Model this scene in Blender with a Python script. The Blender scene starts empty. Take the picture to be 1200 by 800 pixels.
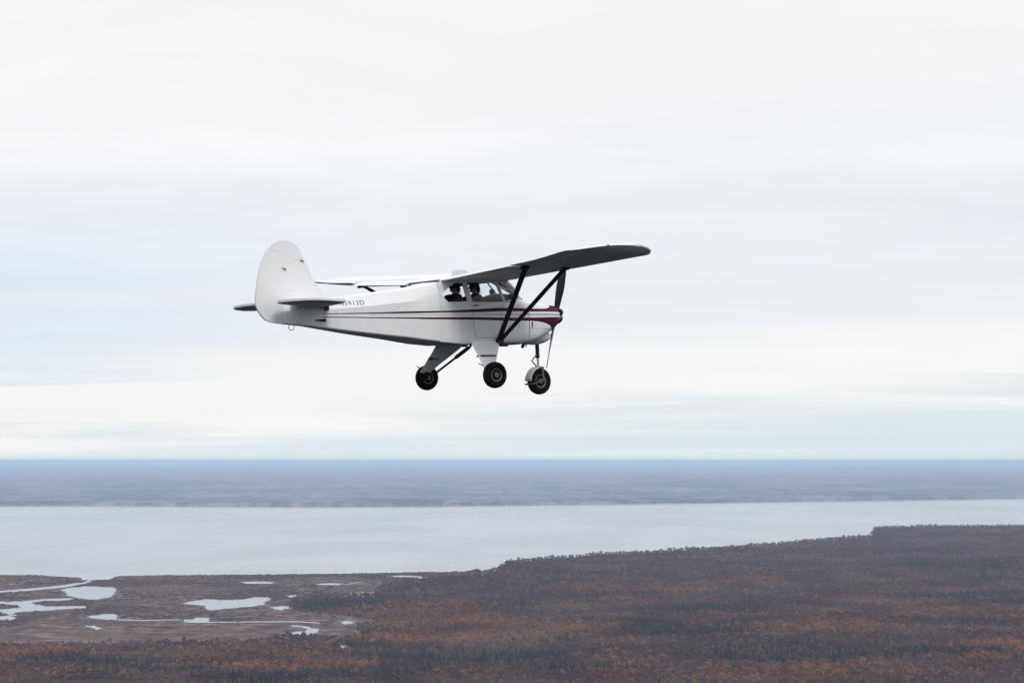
import bpy, bmesh, math, random
import numpy as np
from mathutils import Vector, Matrix, noise as mnoise

random.seed(7)
rng = np.random.default_rng(11)
R = math.radians
scene = bpy.context.scene
COL = scene.collection

# ------------------------------------------------------------------ camera
ALT = 300.0                       # height of the photographer's aircraft above the water
FPX, HZ = 2129.0, 539.0           # focal length and horizon row, for a 1200 x 800 frame
PITCH = math.atan((HZ - 400) / FPX)
cd = bpy.data.cameras.new('camera')
cam = bpy.data.objects.new('camera', cd)
COL.objects.link(cam)
cd.sensor_fit = 'HORIZONTAL'
cd.sensor_width = 36.0
cd.lens = 36.0 * FPX / 1200.0
cd.clip_start, cd.clip_end = 0.5, 400000.0
cam.location = (0, 0, ALT)
cam.rotation_euler = (math.pi / 2 + PITCH, 0, 0)
scene.camera = cam

# ------------------------------------------------------------------ render settings
scene.render.engine = 'CYCLES'
scene.cycles.use_denoising = True
scene.cycles.max_bounces = 8
scene.cycles.transparent_max_bounces = 12
scene.cycles.volume_bounces = 3
scene.view_settings.view_transform = 'Standard'
scene.view_settings.look = 'None'
scene.view_settings.exposure = 0.0
scene.view_settings.gamma = 1.0


# ------------------------------------------------------------------ node helpers
class NT:
    """short-hand for building a node tree"""
    def __init__(s, tree):
        s.t = tree
        tree.nodes.clear()

    def n(s, kind, **kw):
        nd = s.t.nodes.new(kind)
        for k, v in kw.items():
            setattr(nd, k, v)
        return nd

    def put(s, sock, v):
        if isinstance(v, bpy.types.NodeSocket):
            s.t.links.new(v, sock)
        elif v is not None:
            sock.default_value = v

    def math(s, op, a, b=None, c=None, clamp=False):
        nd = s.n('ShaderNodeMath', operation=op, use_clamp=clamp)
        s.put(nd.inputs[0], a); s.put(nd.inputs[1], b)
        if c is not None: s.put(nd.inputs[2], c)
        return nd.outputs[0]

    def mix(s, f, a, b, blend='MIX'):
        nd = s.n('ShaderNodeMix', data_type='RGBA', blend_type=blend)
        s.put(nd.inputs[0], f)
        s.put(nd.inputs[6], a if isinstance(a, bpy.types.NodeSocket) else (*a, 1))
        s.put(nd.inputs[7], b if isinstance(b, bpy.types.NodeSocket) else (*b, 1))
        return nd.outputs[2]

    def noise(s, vec, scale, detail=4, rough=0.55, dist=0.0):
        nd = s.n('ShaderNodeTexNoise')
        s.put(nd.inputs['Vector'], vec)
        nd.inputs['Scale'].default_value = scale
        nd.inputs['Detail'].default_value = detail
        nd.inputs['Roughness'].default_value = rough
        nd.inputs['Distortion'].default_value = dist
        return nd.outputs['Fac']

    def ramp(s, f, stops, interp='LINEAR'):
        nd = s.n('ShaderNodeValToRGB')
        cr = nd.color_ramp
        cr.interpolation = interp
        while len(cr.elements) < len(stops): cr.elements.new(0.5)
        for e, (p, c) in zip(cr.elements, stops):
            e.position = p
            e.color = (*c, 1) if len(c) == 3 else c
        s.put(nd.inputs[0], f)
        return nd.outputs[0]

    def smooth(s, v, lo, hi):
        nd = s.n('ShaderNodeMapRange', interpolation_type='SMOOTHSTEP')
        s.put(nd.inputs[0], v)
        nd.inputs[1].default_value, nd.inputs[2].default_value = lo, hi
        return nd.outputs[0]


def mat(name, fn):
    m = bpy.data.materials.new(name)
    m.use_nodes = True
    k = NT(m.node_tree)
    out = k.n('ShaderNodeOutputMaterial')
    fn(k, out)
    return m


def principled(k, out, color, rough=0.5, metal=0.0, coat=0.0, bump=None, bump_d=0.01, spec=0.5):
    b = k.n('ShaderNodeBsdfPrincipled')
    k.put(b.inputs['Base Color'], color if isinstance(color, bpy.types.NodeSocket) else (*color, 1))
    k.put(b.inputs['Roughness'], rough)
    b.inputs['Metallic'].default_value = metal
    b.inputs['Coat Weight'].default_value = coat
    b.inputs['Coat Roughness'].default_value = 0.12
    b.inputs['Specular IOR Level'].default_value = spec
    if bump is not None:
        bn = k.n('ShaderNodeBump')
        bn.inputs['Distance'].default_value = bump_d
        k.put(bn.inputs['Height'], bump)
        k.t.links.new(bn.outputs[0], b.inputs['Normal'])
    k.t.links.new(b.outputs[0], out.inputs['Surface'])
    return b


def simple(name, color, rough=0.5, metal=0.0, coat=0.0, wear=0.25, scale=9.0, spec=0.5):
    """a plain finish with a little uneven wear in colour and gloss"""
    def fn(k, out):
        tc = k.n('ShaderNodeTexCoord').outputs['Object']
        f = k.noise(tc, scale, 5, 0.6)
        c = k.mix(k.smooth(f, 0.35, 0.75), color, tuple(x * (1 - wear) for x in color))
        r = k.math('MULTIPLY_ADD', f, 0.25, rough - 0.12, clamp=True)
        principled(k, out, c, r, metal, coat, spec=spec)
    return mat(name, fn)


# ------------------------------------------------------------------ sky and sun
SUN_EL, SUN_AZ = R(38), R(158)         # azimuth clockwise from +Y (the way the camera looks)
world = bpy.data.worlds.new('World')
scene.world = world
world.use_nodes = True
k = NT(world.node_tree)
wout = k.n('ShaderNodeOutputWorld')
sky = k.n('ShaderNodeTexSky', sky_type='NISHITA')
sky.sun_disc = False
sky.sun_elevation = SUN_EL
sky.sun_rotation = SUN_AZ
gen = k.n('ShaderNodeTexCoord').outputs['Generated']
sp = k.n('ShaderNodeSeparateXYZ')
k.t.links.new(gen, sp.inputs[0])
X_, Y_, Z_ = sp.outputs
el = k.math('MULTIPLY', k.math('ARCSINE', Z_), 57.2958)                 # elevation, degrees
# coordinates on a cloud deck overhead, so that the layers crowd together towards the horizon
zz = k.math('ADD', k.math('MAXIMUM', Z_, 0.0), 0.055)
cx = k.math('DIVIDE', X_, zz)
cy = k.math('DIVIDE', Y_, zz)
cv = k.n('ShaderNodeCombineXYZ')
k.put(cv.inputs[0], k.math('MULTIPLY', cx, 0.42)); k.put(cv.inputs[1], cy); cv.inputs[2].default_value = 3.7
big = k.noise(cv.outputs[0], 0.55, 5, 0.55, 0.6)
cv2 = k.n('ShaderNodeCombineXYZ')
k.put(cv2.inputs[0], k.math('MULTIPLY', cx, 0.95)); k.put(cv2.inputs[1], cy); cv2.inputs[2].default_value = 9.1
fine = k.math('MULTIPLY_ADD', k.math('SUBTRACT', k.noise(cv2.outputs[0], 1.1, 5, 0.55, 0.8), 0.5), k.math('MULTIPLY_ADD', k.smooth(el, 1.0, 9.0), 0.85, 0.15), 0.5)
# the deck: layered by elevation, each layer tilted and broken up by the noise
elw = k.math('ADD', el, k.math('MULTIPLY', k.math('SUBTRACT', big, 0.5), 4.5))
elw = k.math('ADD', elw, k.math('MULTIPLY', k.math('SUBTRACT', fine, 0.5), 2.0))
elw = k.math('SUBTRACT', elw, k.math('MULTIPLY', X_, 3.2))
deck = k.ramp(k.math('DIVIDE', elw, 30.0, clamp=True), [
    (0.000, (0.75, 0.84, 0.885)), (0.018, (0.79, 0.86, 0.90)), (0.040, (0.87, 0.905, 0.925)), (0.062, (0.955, 0.953, 0.95)),
    (0.115, (0.95, 0.95, 0.953)), (0.150, (0.845, 0.875, 0.92)), (0.20, (0.85, 0.877, 0.925)), (0.28, (0.885, 0.905, 0.945)),
    (0.36, (0.945, 0.953, 0.965)), (0.45, (0.955, 0.96, 0.972)), (0.60, (0.975, 0.98, 0.985)), (1.0, (1.0, 1.0, 1.0))])
# a thinner, bluer stretch of the deck low on the left
thin = k.math('MULTIPLY', k.smooth(k.math('MULTIPLY', X_, -1.0), 0.02, 0.26),
              k.math('MULTIPLY', k.smooth(elw, 3.0, 4.2), k.math('SUBTRACT', 1.0, k.smooth(elw, 6.5, 9.5))))
deck = k.mix(k.math('MULTIPLY', thin, k.smooth(big, 0.25, 0.7)), deck, (0.71, 0.80, 0.885))
soft = k.math('ADD', k.math('MULTIPLY_ADD', k.math('SUBTRACT', fine, 0.5), 0.16, 1.0), k.math('MULTIPLY', k.math('SUBTRACT', big, 0.5), 0.16))
vm = k.n('ShaderNodeVectorMath', operation='SCALE')
k.put(vm.inputs[0], deck); k.put(vm.inputs['Scale'], soft)
# an overcast deck grows brighter towards the zenith
zen = k.math('MULTIPLY_ADD', k.smooth(el, 15.0, 80.0), 0.25, 1.0)
vm2 = k.n('ShaderNodeVectorMath', operation='SCALE')
k.put(vm2.inputs[0], vm.outputs[0]); k.put(vm2.inputs['Scale'], zen)
bg1 = k.n('ShaderNodeBackground'); k.put(bg1.inputs[0], vm2.outputs[0]); bg1.inputs[1].default_value = 1.0
bg2 = k.n('ShaderNodeBackground'); k.put(bg2.inputs[0], sky.outputs[0]); bg2.inputs[1].default_value = 0.1
ms = k.n('ShaderNodeMixShader'); ms.inputs[0].default_value = 0.94       # the deck covers nearly all of the clear sky
k.t.links.new(bg2.outputs[0], ms.inputs[1]); k.t.links.new(bg1.outputs[0], ms.inputs[2])
k.t.links.new(ms.outputs[0], wout.inputs['Surface'])

sd = bpy.data.lights.new('sun', 'SUN')
sd.energy = 1.3
sd.angle = R(16)
sd.color = (1.0, 0.97, 0.93)
sun = bpy.data.objects.new('sun', sd)
COL.objects.link(sun)
sdir = Vector((math.sin(SUN_AZ) * math.cos(SUN_EL), math.cos(SUN_AZ) * math.cos(SUN_EL), math.sin(SUN_EL)))
sun.rotation_euler = sdir.to_track_quat('Z', 'Y').to_euler()
sun.location = sdir * 100 + Vector((0, 0, ALT))


# ------------------------------------------------------------------ object helpers
def tag(o, label=None, cat=None, group=None, kind=None):
    for key, v in (('label', label), ('category', cat), ('group', group), ('kind', kind)):
        if v: o[key] = v
    return o


def link_mesh(name, me, m=None, parent=None, smooth=None):
    o = bpy.data.objects.new(name, me)
    COL.objects.link(o)
    if m is not None and not me.materials:
        for x in (m if isinstance(m, (list, tuple)) else [m]): me.materials.append(x)
    if parent is not None: o.parent = parent
    if smooth is not None and len(me.polygons):
        me.polygons.foreach_set('use_smooth', [True] * len(me.polygons))
        if smooth < 180: me.set_sharp_from_angle(angle=R(smooth))
    return o


def mesh_py(name, v, f, m=None, parent=None, smooth=None):
    me = bpy.data.meshes.new(name)
    me.from_pydata([tuple(map(float, p)) for p in v], [], f)
    me.update()
    return link_mesh(name, me, m, parent, smooth)


def mesh_bm(name, bm, m=None, parent=None, smooth=None):
    bmesh.ops.recalc_face_normals(bm, faces=bm.faces)
    me = bpy.data.meshes.new(name)
    bm.to_mesh(me); bm.free()
    return link_mesh(name, me, m, parent, smooth)


def ground_pt(px, py, z=0.0):
    """the point of height z that lies on the ground seen at (px, py): used to survey the map of the shore"""
    a = PITCH
    dx, dy, dz = (px - 600) / FPX, math.cos(a) - (400 - py) / FPX * math.sin(a), math.sin(a) + (400 - py) / FPX * math.cos(a)
    s = (z - ALT) / dz
    return (dx * s, dy * s)


def fbm(x, y, scale, octaves=4, seed=0):
    """smooth value noise on numpy arrays, about 0..1"""
    out = np.zeros_like(x); amp, tot = 1.0, 0.0
    r = np.random.default_rng(seed)
    for o in range(octaves):
        tab = r.random((256, 256))
        u, v = x / scale + 131.7 * o + 4000, y / scale + 71.3 * o + 4000
        i, j = np.floor(u).astype(int), np.floor(v).astype(int)
        fu, fv = u - i, v - j
        fu, fv = fu * fu * (3 - 2 * fu), fv * fv * (3 - 2 * fv)
        i0, j0, i1, j1 = i & 255, j & 255, (i + 1) & 255, (j + 1) & 255
        out += amp * ((tab[i0, j0] * (1 - fu) + tab[i1, j0] * fu) * (1 - fv) + (tab[i0, j1] * (1 - fu) + tab[i1, j1] * fu) * fv)
        tot += amp; amp *= 0.5; scale /= 2.0
    return out / tot


def inside(poly, x, y):
    """even-odd test, vectorised"""
    c = np.zeros(x.shape, bool)
    n = len(poly)
    for i in range(n):
        (x0, y0), (x1, y1) = poly[i], poly[(i + 1) % n]
        if y0 == y1: continue
        t = ((y0 > y) != (y1 > y)) & (x < (x1 - x0) * (y - y0) / (y1 - y0) + x0)
        c ^= t
    return c


def dist_line(pts, x, y):
    d = np.full(x.shape, 1e12)
    for (x0, y0), (x1, y1) in zip(pts[:-1], pts[1:]):
        vx, vy = x1 - x0, y1 - y0
        t = np.clip(((x - x0) * vx + (y - y0) * vy) / (vx * vx + vy * vy + 1e-9), 0, 1)
        d = np.minimum(d, (x - x0 - t * vx) ** 2 + (y - y0 - t * vy) ** 2)
    return np.sqrt(d)


def crinkle(pts, step, amp, seed, closed=False, deep=1.0):
    """a polyline resampled every STEP metres with a natural wander of AMP metres"""
    out = []
    q = list(pts) + ([pts[0]] if closed else [])
    s = 0.0
    for (x0, y0), (x1, y1) in zip(q[:-1], q[1:]):
        L = math.hypot(x1 - x0, y1 - y0)
        n = max(1, int(L / step))
        for i in range(n):
            t = i / n
            x, y = x0 + (x1 - x0) * t, y0 + (y1 - y0) * t
            p = Vector((x / (step * 5), y / (step * 5), seed))
            p2 = Vector((x / (step * 1.6), y / (step * 1.6), seed + 5))
            out.append((x + amp * (mnoise.noise(p) + .5 * mnoise.noise(p2)), y + deep * amp * (mnoise.noise(p + Vector((9, 9, 9))) + .5 * mnoise.noise(p2 + Vector((9, 9, 9))))))
    if not closed: out.append(q[-1])
    return out


def flat_sheet(name, pts, z, m):
    bm = bmesh.new()
    vs = [bm.verts.new((x, y, z)) for x, y in pts]
    es = [bm.edges.new((vs[i], vs[(i + 1) % len(vs)])) for i in range(len(vs))]
    bmesh.ops.triangle_fill(bm, edges=es, use_beauty=True, normal=(0, 0, 1))
    for f in bm.faces:
        if f.normal.z < 0: f.normal_flip()
    me = bpy.data.meshes.new(name); bm.to_mesh(me); bm.free()
    return link_mesh(name, me, m)


# ------------------------------------------------------------------ ground materials
def m_water(k, out):
    tc = k.n('ShaderNodeTexCoord').outputs['Object']
    mp = k.n('ShaderNodeMapping'); k.put(mp.inputs[0], tc); mp.inputs['Scale'].default_value = (1, 0.6, 1)
    silt = k.noise(mp.outputs[0], 0.0006, 5, 0.6, 0.5)
    col = k.mix(k.smooth(silt, 0.35, 0.7), (0.345, 0.375, 0.40), (0.385, 0.395, 0.41))
    rip = k.noise(tc, 0.12, 3, 0.6)
    calm = k.noise(mp.outputs[0], 0.0011, 4, 0.6, 0.8)
    r = k.math('MULTIPLY_ADD', k.smooth(calm, 0.35, 0.7), 0.16, 0.20)
    b = principled(k, out, col, r, bump=rip, bump_d=0.10)
    b.inputs['IOR'].default_value = 1.33
water_m = mat('silty_water', m_water)


def m_pond(k, out):
    tc = k.n('ShaderNodeTexCoord').outputs['Object']
    f = k.noise(tc, 0.02, 4, 0.6)
    b = principled(k, out, k.mix(f, (0.30, 0.32, 0.37), (0.20, 0.22, 0.27)), 0.2)
    b.inputs['IOR'].default_value = 1.33
pond_m = mat('still_pond_water', m_pond)


def m_marsh(k, out):
    tc = k.n('ShaderNodeTexCoord').outputs['Object']
    big = k.noise(tc, 0.0022, 6, 0.62, 0.8)
    mid = k.noise(tc, 0.022, 7, 0.76, 0.6)
    fin = k.noise(tc, 0.06, 4, 0.7)
    c = k.ramp(mid, [(0.34, (0.014, 0.011, 0.018)), (0.44, (0.058, 0.038, 0.046)), (0.51, (0.115, 0.074, 0.072)), (0.58, (0.19, 0.130, 0.122)), (0.70, (0.34, 0.27, 0.25))])
    c = k.mix(k.math('MULTIPLY', k.smooth(big, 0.52, 0.68), 0.75), c, (0.050, 0.044, 0.052))
    c = k.mix(k.math('MULTIPLY', k.smooth(big, 0.48, 0.30), 0.5), c, (0.14, 0.105, 0.085))
    mp = k.n('ShaderNodeMapping'); k.put(mp.inputs[0], tc); mp.inputs['Scale'].default_value = (0.28, 1, 1); mp.inputs['Rotation'].default_value = (0, 0, 0.12)
    run = k.noise(mp.outputs[0], 0.016, 5, 0.65, 1.2)
    c = k.mix(k.math('MULTIPLY', k.smooth(run, 0.60, 0.68), 0.55), c, (0.040, 0.034, 0.050))
    c = k.mix(k.math('MULTIPLY', k.smooth(run, 0.37, 0.31), 0.4), c, (0.36, 0.31, 0.29))
    c = k.mix(k.smooth(fin, 0.45, 0.75), c, k.mix(0.5, c, (0.02, 0.02, 0.025)))
    principled(k, out, c, 0.95, bump=fin, bump_d=0.8, spec=0.1)
marsh_m = mat('marsh_sedge', m_marsh)


def m_floor(k, out):
    tc = k.n('ShaderNodeTexCoord').outputs['Object']
    a = k.noise(tc, 0.004, 6, 0.65, 0.5)
    f = k.noise(tc, 0.07, 5, 0.7)
    c = k.ramp(a, [(0.3, (0.035, 0.028, 0.028)), (0.5, (0.075, 0.046, 0.036)), (0.62, (0.16, 0.085, 0.055)), (0.8, (0.20, 0.115, 0.07))])
    c = k.mix(k.smooth(f, 0.4, 0.7), c, (0.035, 0.026, 0.026))
    principled(k, out, c, 0.95, bump=f, bump_d=0.8, spec=0.1)
floor_m = mat('forest_floor', m_floor)


def m_far(k, out):  # pale blue tones: part of the distance haze is mixed into this colour
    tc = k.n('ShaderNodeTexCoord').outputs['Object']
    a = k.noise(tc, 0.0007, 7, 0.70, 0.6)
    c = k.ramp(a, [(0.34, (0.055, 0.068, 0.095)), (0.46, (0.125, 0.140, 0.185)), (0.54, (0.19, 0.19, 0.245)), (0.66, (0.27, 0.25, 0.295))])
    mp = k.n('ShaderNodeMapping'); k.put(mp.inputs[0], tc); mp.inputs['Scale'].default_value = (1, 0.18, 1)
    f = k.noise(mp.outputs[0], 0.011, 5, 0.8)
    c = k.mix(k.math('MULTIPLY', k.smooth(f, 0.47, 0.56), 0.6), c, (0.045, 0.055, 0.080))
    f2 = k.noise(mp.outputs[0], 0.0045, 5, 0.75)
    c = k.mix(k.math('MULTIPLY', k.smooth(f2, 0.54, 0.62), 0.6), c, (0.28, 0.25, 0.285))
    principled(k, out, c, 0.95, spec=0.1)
far_m = mat('hazed_woodland', m_far)
muskeg_m = simple('dark_spruce_muskeg', (0.016, 0.018, 0.021), 0.95, wear=0.5, scale=0.004, spec=0.05)
wet_m = simple('wet_grey_mud', (0.085, 0.070, 0.074), 0.8, wear=0.6, scale=0.03)
mud_m = simple('pale_mud', (0.36, 0.30, 0.27), 0.8, wear=0.35, scale=0.02)

# ------------------------------------------------------------------ water, far shore, marsh
def gp(pts, z=0.0): return [ground_pt(x, y, z) for x, y in pts]

ring = [(170000 * math.cos(6.28318 * i / 64), 170000 * math.sin(6.28318 * i / 64), -8.0) for i in range(64)]
tag(mesh_py('ground', ring, [tuple(range(64))], muskeg_m), 'dark wooded ground reaching out beneath and behind the flight path', None, None, 'structure')
w_ = [(-60000, 4000), (60000, 4000), (60000, 30000), (-60000, 30000)]
tag(mesh_py('water', [(x, y, 0.0) for x, y in w_], [(0, 1, 2, 3)], water_m), 'pale grey tidal inlet between the marsh and the far shore', None, None, 'structure')

shore = crinkle(gp([(-900, 594.5), (-300, 593.6), (0, 593.2), (200, 593.6), (330, 594.6), (480, 594.0), (640, 592.2), (800, 590.0), (940, 588.2), (1060, 586.4), (1200, 584.6), (1500, 582.0), (2100, 580.0)]), 160, 60, 3.0)
# far land: rises in a low bluff from the beach, then rolls away to the horizon
rows = [(0, -1.0), (25, 3.0), (70, 26.0), (400, 34), (1000, 36), (2200, 42), (4500, 45), (8000, 55), (14000, 60), (24000, 75), (40000, 90), (65000, 110), (100000, 130), (160000, 120)]
V, F = [], []
for j, (d, h) in enumerate(rows):
    for i, (x, y) in enumerate(shore):
        L = math.hypot(x, y); sx, sy = x / L, y / L
        wob = mnoise.noise(Vector(((x + sx * d) / 2600, (y + sy * d) / 2600, 1.5)))
        V.append((x + sx * d, y + sy * d, h + (h * 0.35 * wob if j > 1 else 0)))
n = len(shore)
for j in range(len(rows) - 1):
    for i in range(n - 1):
        a = j * n + i
        F.append((a, a + 1, a + n + 1, a + n))
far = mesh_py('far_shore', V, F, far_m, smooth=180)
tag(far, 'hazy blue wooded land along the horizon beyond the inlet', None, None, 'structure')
beach = [(x, y) for x, y in shore]
bv, bf = [], []
for i, (x, y) in enumerate(beach):
    L = math.hypot(x, y); wd = 45 + 35 * mnoise.noise(Vector((x / 900, y / 900, 7)))
    bv += [(x - x / L * wd, y - y / L * wd, 0.35), (x + x / L * 22, y + y / L * 22, 3.4)]
for i in range(len(beach) - 1): bf.append((2 * i, 2 * i + 2, 2 * i + 3, 2 * i + 1))
tag(mesh_py('far_beach', bv, bf, mud_m), 'thin pale beach at the foot of the far shore', None, None, 'structure')

marsh_edge = [(-420, 671), (-100, 672.2), (0, 673.2), (40, 673.6), (70, 675), (93, 677.3), (97, 679.8), (128, 679), (134, 676), (142, 674.2), (200, 673.6), (300, 673.0), (400, 672.0), (470, 670.8), (530, 669.6), (562, 668.6), (575, 668.4)]
marsh_near = [(640, 690), (640, 760), (560, 800), (0, 815), (-420, 815)]
marsh_poly = crinkle(gp(marsh_edge, 1.0), 60, 14, 1.0) + gp(marsh_near, 1.0)
tag(flat_sheet('tidal_marsh', marsh_poly, 1.0, marsh_m), 'mottled purple brown tidal marsh cut by pale ponds', None, None, 'structure')

c5 = lambda pts: [(x / 3.0, 640 + y / 3.0) for x, y in pts]
c8 = lambda pts: [(320 + x / 8.571, 680 + y / 8.571) for x, y in pts]
PONDS = [
    ('pond', 'widest round pond at the head of the short inlet in the marsh', c5([(215, 152), (240, 146), (290, 140), (400, 142), (412, 155), (388, 178), (330, 187), (290, 184), (240, 172)])),
    ('pond', 'ragged pale pond in the middle of the marsh', c5([(640, 200), (720, 184), (800, 187), (850, 186), (890, 178), (950, 178), (945, 189), (925, 205), (830, 216), (740, 223), (712, 216), (725, 208), (690, 206)])),
    ('pond', 'small crescent pond below the winding creek in the marsh', c5([(308, 244), (340, 239), (400, 236), (412, 246), (405, 252), (418, 257), (370, 258), (330, 252)])),
    ('pond', 'small oval pond under the ragged middle pond', c5([(645, 256), (690, 250), (732, 252), (728, 266), (680, 267), (650, 263)])),
    ('pond', 'narrow pond beside the dark tongue of spruces', c5([(940, 215), (1000, 207), (1026, 217), (990, 224)])),
    ('creek', 'creek running from the left to the short inlet', c5([(0, 155), (120, 146), (230, 134), (292, 124), (296, 118), (318, 118), (312, 128), (230, 143), (120, 153), (0, 163), (-120, 170), (-120, 163)])),
    ('creek', 'winding creek looping through the marsh at the left edge', c5([(-150, 196), (0, 194), (70, 192), (160, 184), (255, 182), (255, 187), (160, 191), (110, 198), (150, 209), (310, 209), (300, 217), (170, 224), (90, 228), (46, 234), (60, 250), (40, 261), (0, 258), (-150, 262), (-150, 246), (0, 246), (30, 240), (0, 230), (-150, 236), (-150, 222), (0, 220), (80, 214), (60, 206), (0, 203), (-150, 208)])),
    ('creek', 'short hooked creek under the crescent pond', c5([(295, 279), (325, 277), (358, 287), (340, 293), (326, 288), (318, 283), (296, 283)])),
    ('creek', 'zigzag creek coming out of the trees at the marsh edge', c8([(175, 445), (250, 446), (300, 455), (370, 462), (385, 475), (465, 488), (425, 520), (370, 540), (160, 538), (235, 512), (330, 503), (350, 486), (300, 470), (190, 458)])),
    ('creek', 'last bend of creek among the rust coloured trees', c8([(635, 705), (690, 680), (672, 645), (730, 650), (790, 670), (825, 700), (770, 690), (700, 706)])),
    ('creek', 'pale glinting creek reach under the right bank', c8([(690, 408), (760, 400), (820, 412), (790, 430), (720, 440), (680, 425)])),
    ('creek', 'long white channel along the shore towards the bluff', [(452, 674.6), (470, 673.9), (490, 674.8), (515, 676.4), (543, 677.2), (547, 679.4), (520, 678.9), (495, 677.8), (480, 676.0), (455, 675.4)]),
    ('pond', 'tiny bright pool at the foot of the bluff', [(558, 672.4), (566, 671.6), (567.5, 674.4), (561, 674.2)]),
    ('pond', 'thin pale pool near the shore above the ragged pond', [(282, 681.4), (300, 680.8), (321, 681.6), (316, 683.6), (290, 683.2)]),
    ('pond', 'long thin pool near the shore beside the mud flat', [(371, 683.6), (385, 682.6), (402, 683.4), (396, 685.2), (376, 685.0)]),
    ('pond', 'small pool in the sedge right of the ragged pond', [(336, 697.6), (347, 696.6), (349, 699.0), (340, 700.0)]),
    ('pond', 'smallest speck of open water low in the marsh', [(77, 750.0), (80, 749.4), (82, 752.0), (78, 752.4)]),
    ('creek', 'hairline creek joining the crescent and oval ponds', [(139, 725.2), (170, 726.0), (214, 725.4), (214, 726.1), (170, 727.0), (139, 726.2)]),
    ('creek', 'hairline creek running right from the oval pond', [(244, 728.2), (300, 727.6), (345, 727.4), (375, 729.0), (375, 730.0), (345, 728.4), (300, 728.6), (244, 729.2)]),
]
pond_world = []
for i, (nm, lab, pts) in enumerate(PONDS):
    hair = 'hairline' in lab
    w = crinkle(gp(pts, 1.4), 9, 2.0 if hair else 5.0, 20 + i * 3.1, closed=True, deep=1.0 if hair else 2.6)
    pond_world.append(w)
    tag(flat_sheet(nm, w, 1.4, pond_m), lab, None, None, 'structure')
    if hair: continue
    # wet mud round the water, uneven in width
    area = sum(w[q][0] * w[(q + 1) % len(w)][1] - w[(q + 1) % len(w)][0] * w[q][1] for q in range(len(w)))
    mg_ = []
    for q in range(len(w)):
        (xa, ya), (xb, yb), (xc, yc) = w[q - 1], w[q], w[(q + 1) % len(w)]
        nx_, ny_ = (yc - ya), -(xc - xa); L = math.hypot(nx_, ny_) + 1e-6
        if area < 0: nx_, ny_ = -nx_, -ny_
        wd = 11 + 13 * mnoise.noise(Vector((xb / 40, yb / 40, 3.3 + i)))
        mg_.append((xb + nx_ / L * wd, yb + ny_ / L * wd * 1.6))
    tag(flat_sheet('mud_margin', mg_, 1.2, wet_m), None, None, None, 'structure')
MUDS = [
    ('mud_flat', 'tan mud flat behind the dark tongue of spruces', c8([(640, 150), (760, 118), (900, 112), (1080, 108), (1230, 84), (1290, 95), (1200, 145), (1060, 160), (870, 160), (740, 160)])),
    ('mud_flat', 'pale sand bar between the shore and the ponds', c8([(430, 28), (520, 20), (640, 22), (730, 30), (880, 8), (890, 16), (740, 42), (600, 42), (470, 38)])),
]
for i, (nm, lab, pts) in enumerate(MUDS):
    tag(flat_sheet(nm, crinkle(gp(pts, 1.2), 18, 5, 70 + i, closed=True), 1.2, mud_m), lab, None, None, 'structure')

# ------------------------------------------------------------------ wooded upland (terrain)
coast = gp([(558, 669), (570, 664), (586, 657), (600, 653), (650, 648), (700, 644), (800, 641), (850, 637.5), (920, 631.8), (975, 627.6), (1023, 624.6), (1026, 614.6), (1060, 614), (1200, 613.2), (1500, 612)], 30.0)
coast = crinkle(coast, 70, 22, 5.0)
marsh_line = gp([(562, 672), (520, 679), (478, 683), (452, 689), (430, 699), (380, 698), (348, 703), (340, 711), (352, 716), (400, 722), (436, 727), (420, 737), (425, 748), (395, 750), (350, 747), (318, 746), (300, 752), (200, 755), (100, 757), (0, 758), (-450, 759)], 1.0)
marsh_line_c = crinkle(marsh_line, 40, 16, 8.0)
forest_poly = list(reversed(coast)) + marsh_line_c + [(-1600, 2000), (3000, 2000)]


def terrain_h(x, y):
    dm = dist_line(marsh_line, x, y)
    t = np.clip(dm / 1100, 0, 1); t = t * t * (3 - 2 * t)
    h = 1.2 + 16 * t + (fbm(x, y, 800, 3, 4) - .5) * 44 * t + (fbm(x, y, 260, 3, 6) - .5) * 16 * np.clip(dm / 300, 0, 1)
    dc = dist_line(coast, x, y)
    edge = np.clip(dc / 500, 0, 1)
    h = h * edge + np.maximum(h, 15 + 3 * fbm(x, y, 300, 2, 9)) * (1 - edge) * np.clip(dm / 70, 0, 1) + h * (1 - edge) * (1 - np.clip(dm / 70, 0, 1))
    return np.maximum(h, 1.2)

NA, ND = 300, 260
ang = np.linspace(-0.37, 0.42, NA)
dd = 2000 * (9000 / 2000.0) ** np.linspace(0, 1, ND)
A, D = np.meshgrid(ang, dd)
TX, TY = D * np.sin(A), D * np.cos(A)
TH = terrain_h(TX, TY)
TH = np.where(inside(forest_poly, TX, TY), TH, -6.0)
vv = np.stack([TX.ravel(), TY.ravel(), TH.ravel()], 1)
idx = np.arange(NA * ND).reshape(ND, NA)
quads = np.stack([idx[:-1, :-1], idx[:-1, 1:], idx[1:, 1:], idx[1:, :-1]], -1).reshape(-1, 4)
keep = (TH.ravel()[quads] > -5.9).any(1)
quads = quads[keep]
used = np.unique(quads); remap = np.full(NA * ND, -1); remap[used] = np.arange(len(used))
me = bpy.data.meshes.new('terrain')
me.from_pydata(vv[used].tolist(), [], remap[quads].tolist()); me.update()
tag(link_mesh('terrain', me, floor_m, smooth=180), 'rolling wooded upland ending in a bluff over the inlet', None, None, 'structure')

# ------------------------------------------------------------------ trees
PAL = {  # leaf colours of each kind of tree: (first, second) by tint
    'spruce': ((0.018, 0.023, 0.031), (0.036, 0.043, 0.044)),
    'rust':   ((0.190, 0.078, 0.056), (0.350, 0.170, 0.100)),
    'bare':   ((0.082, 0.052, 0.066), (0.185, 0.118, 0.128)),
    'gold':   ((0.240, 0.125, 0.065), (0.36, 0.22, 0.11)),
}


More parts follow.
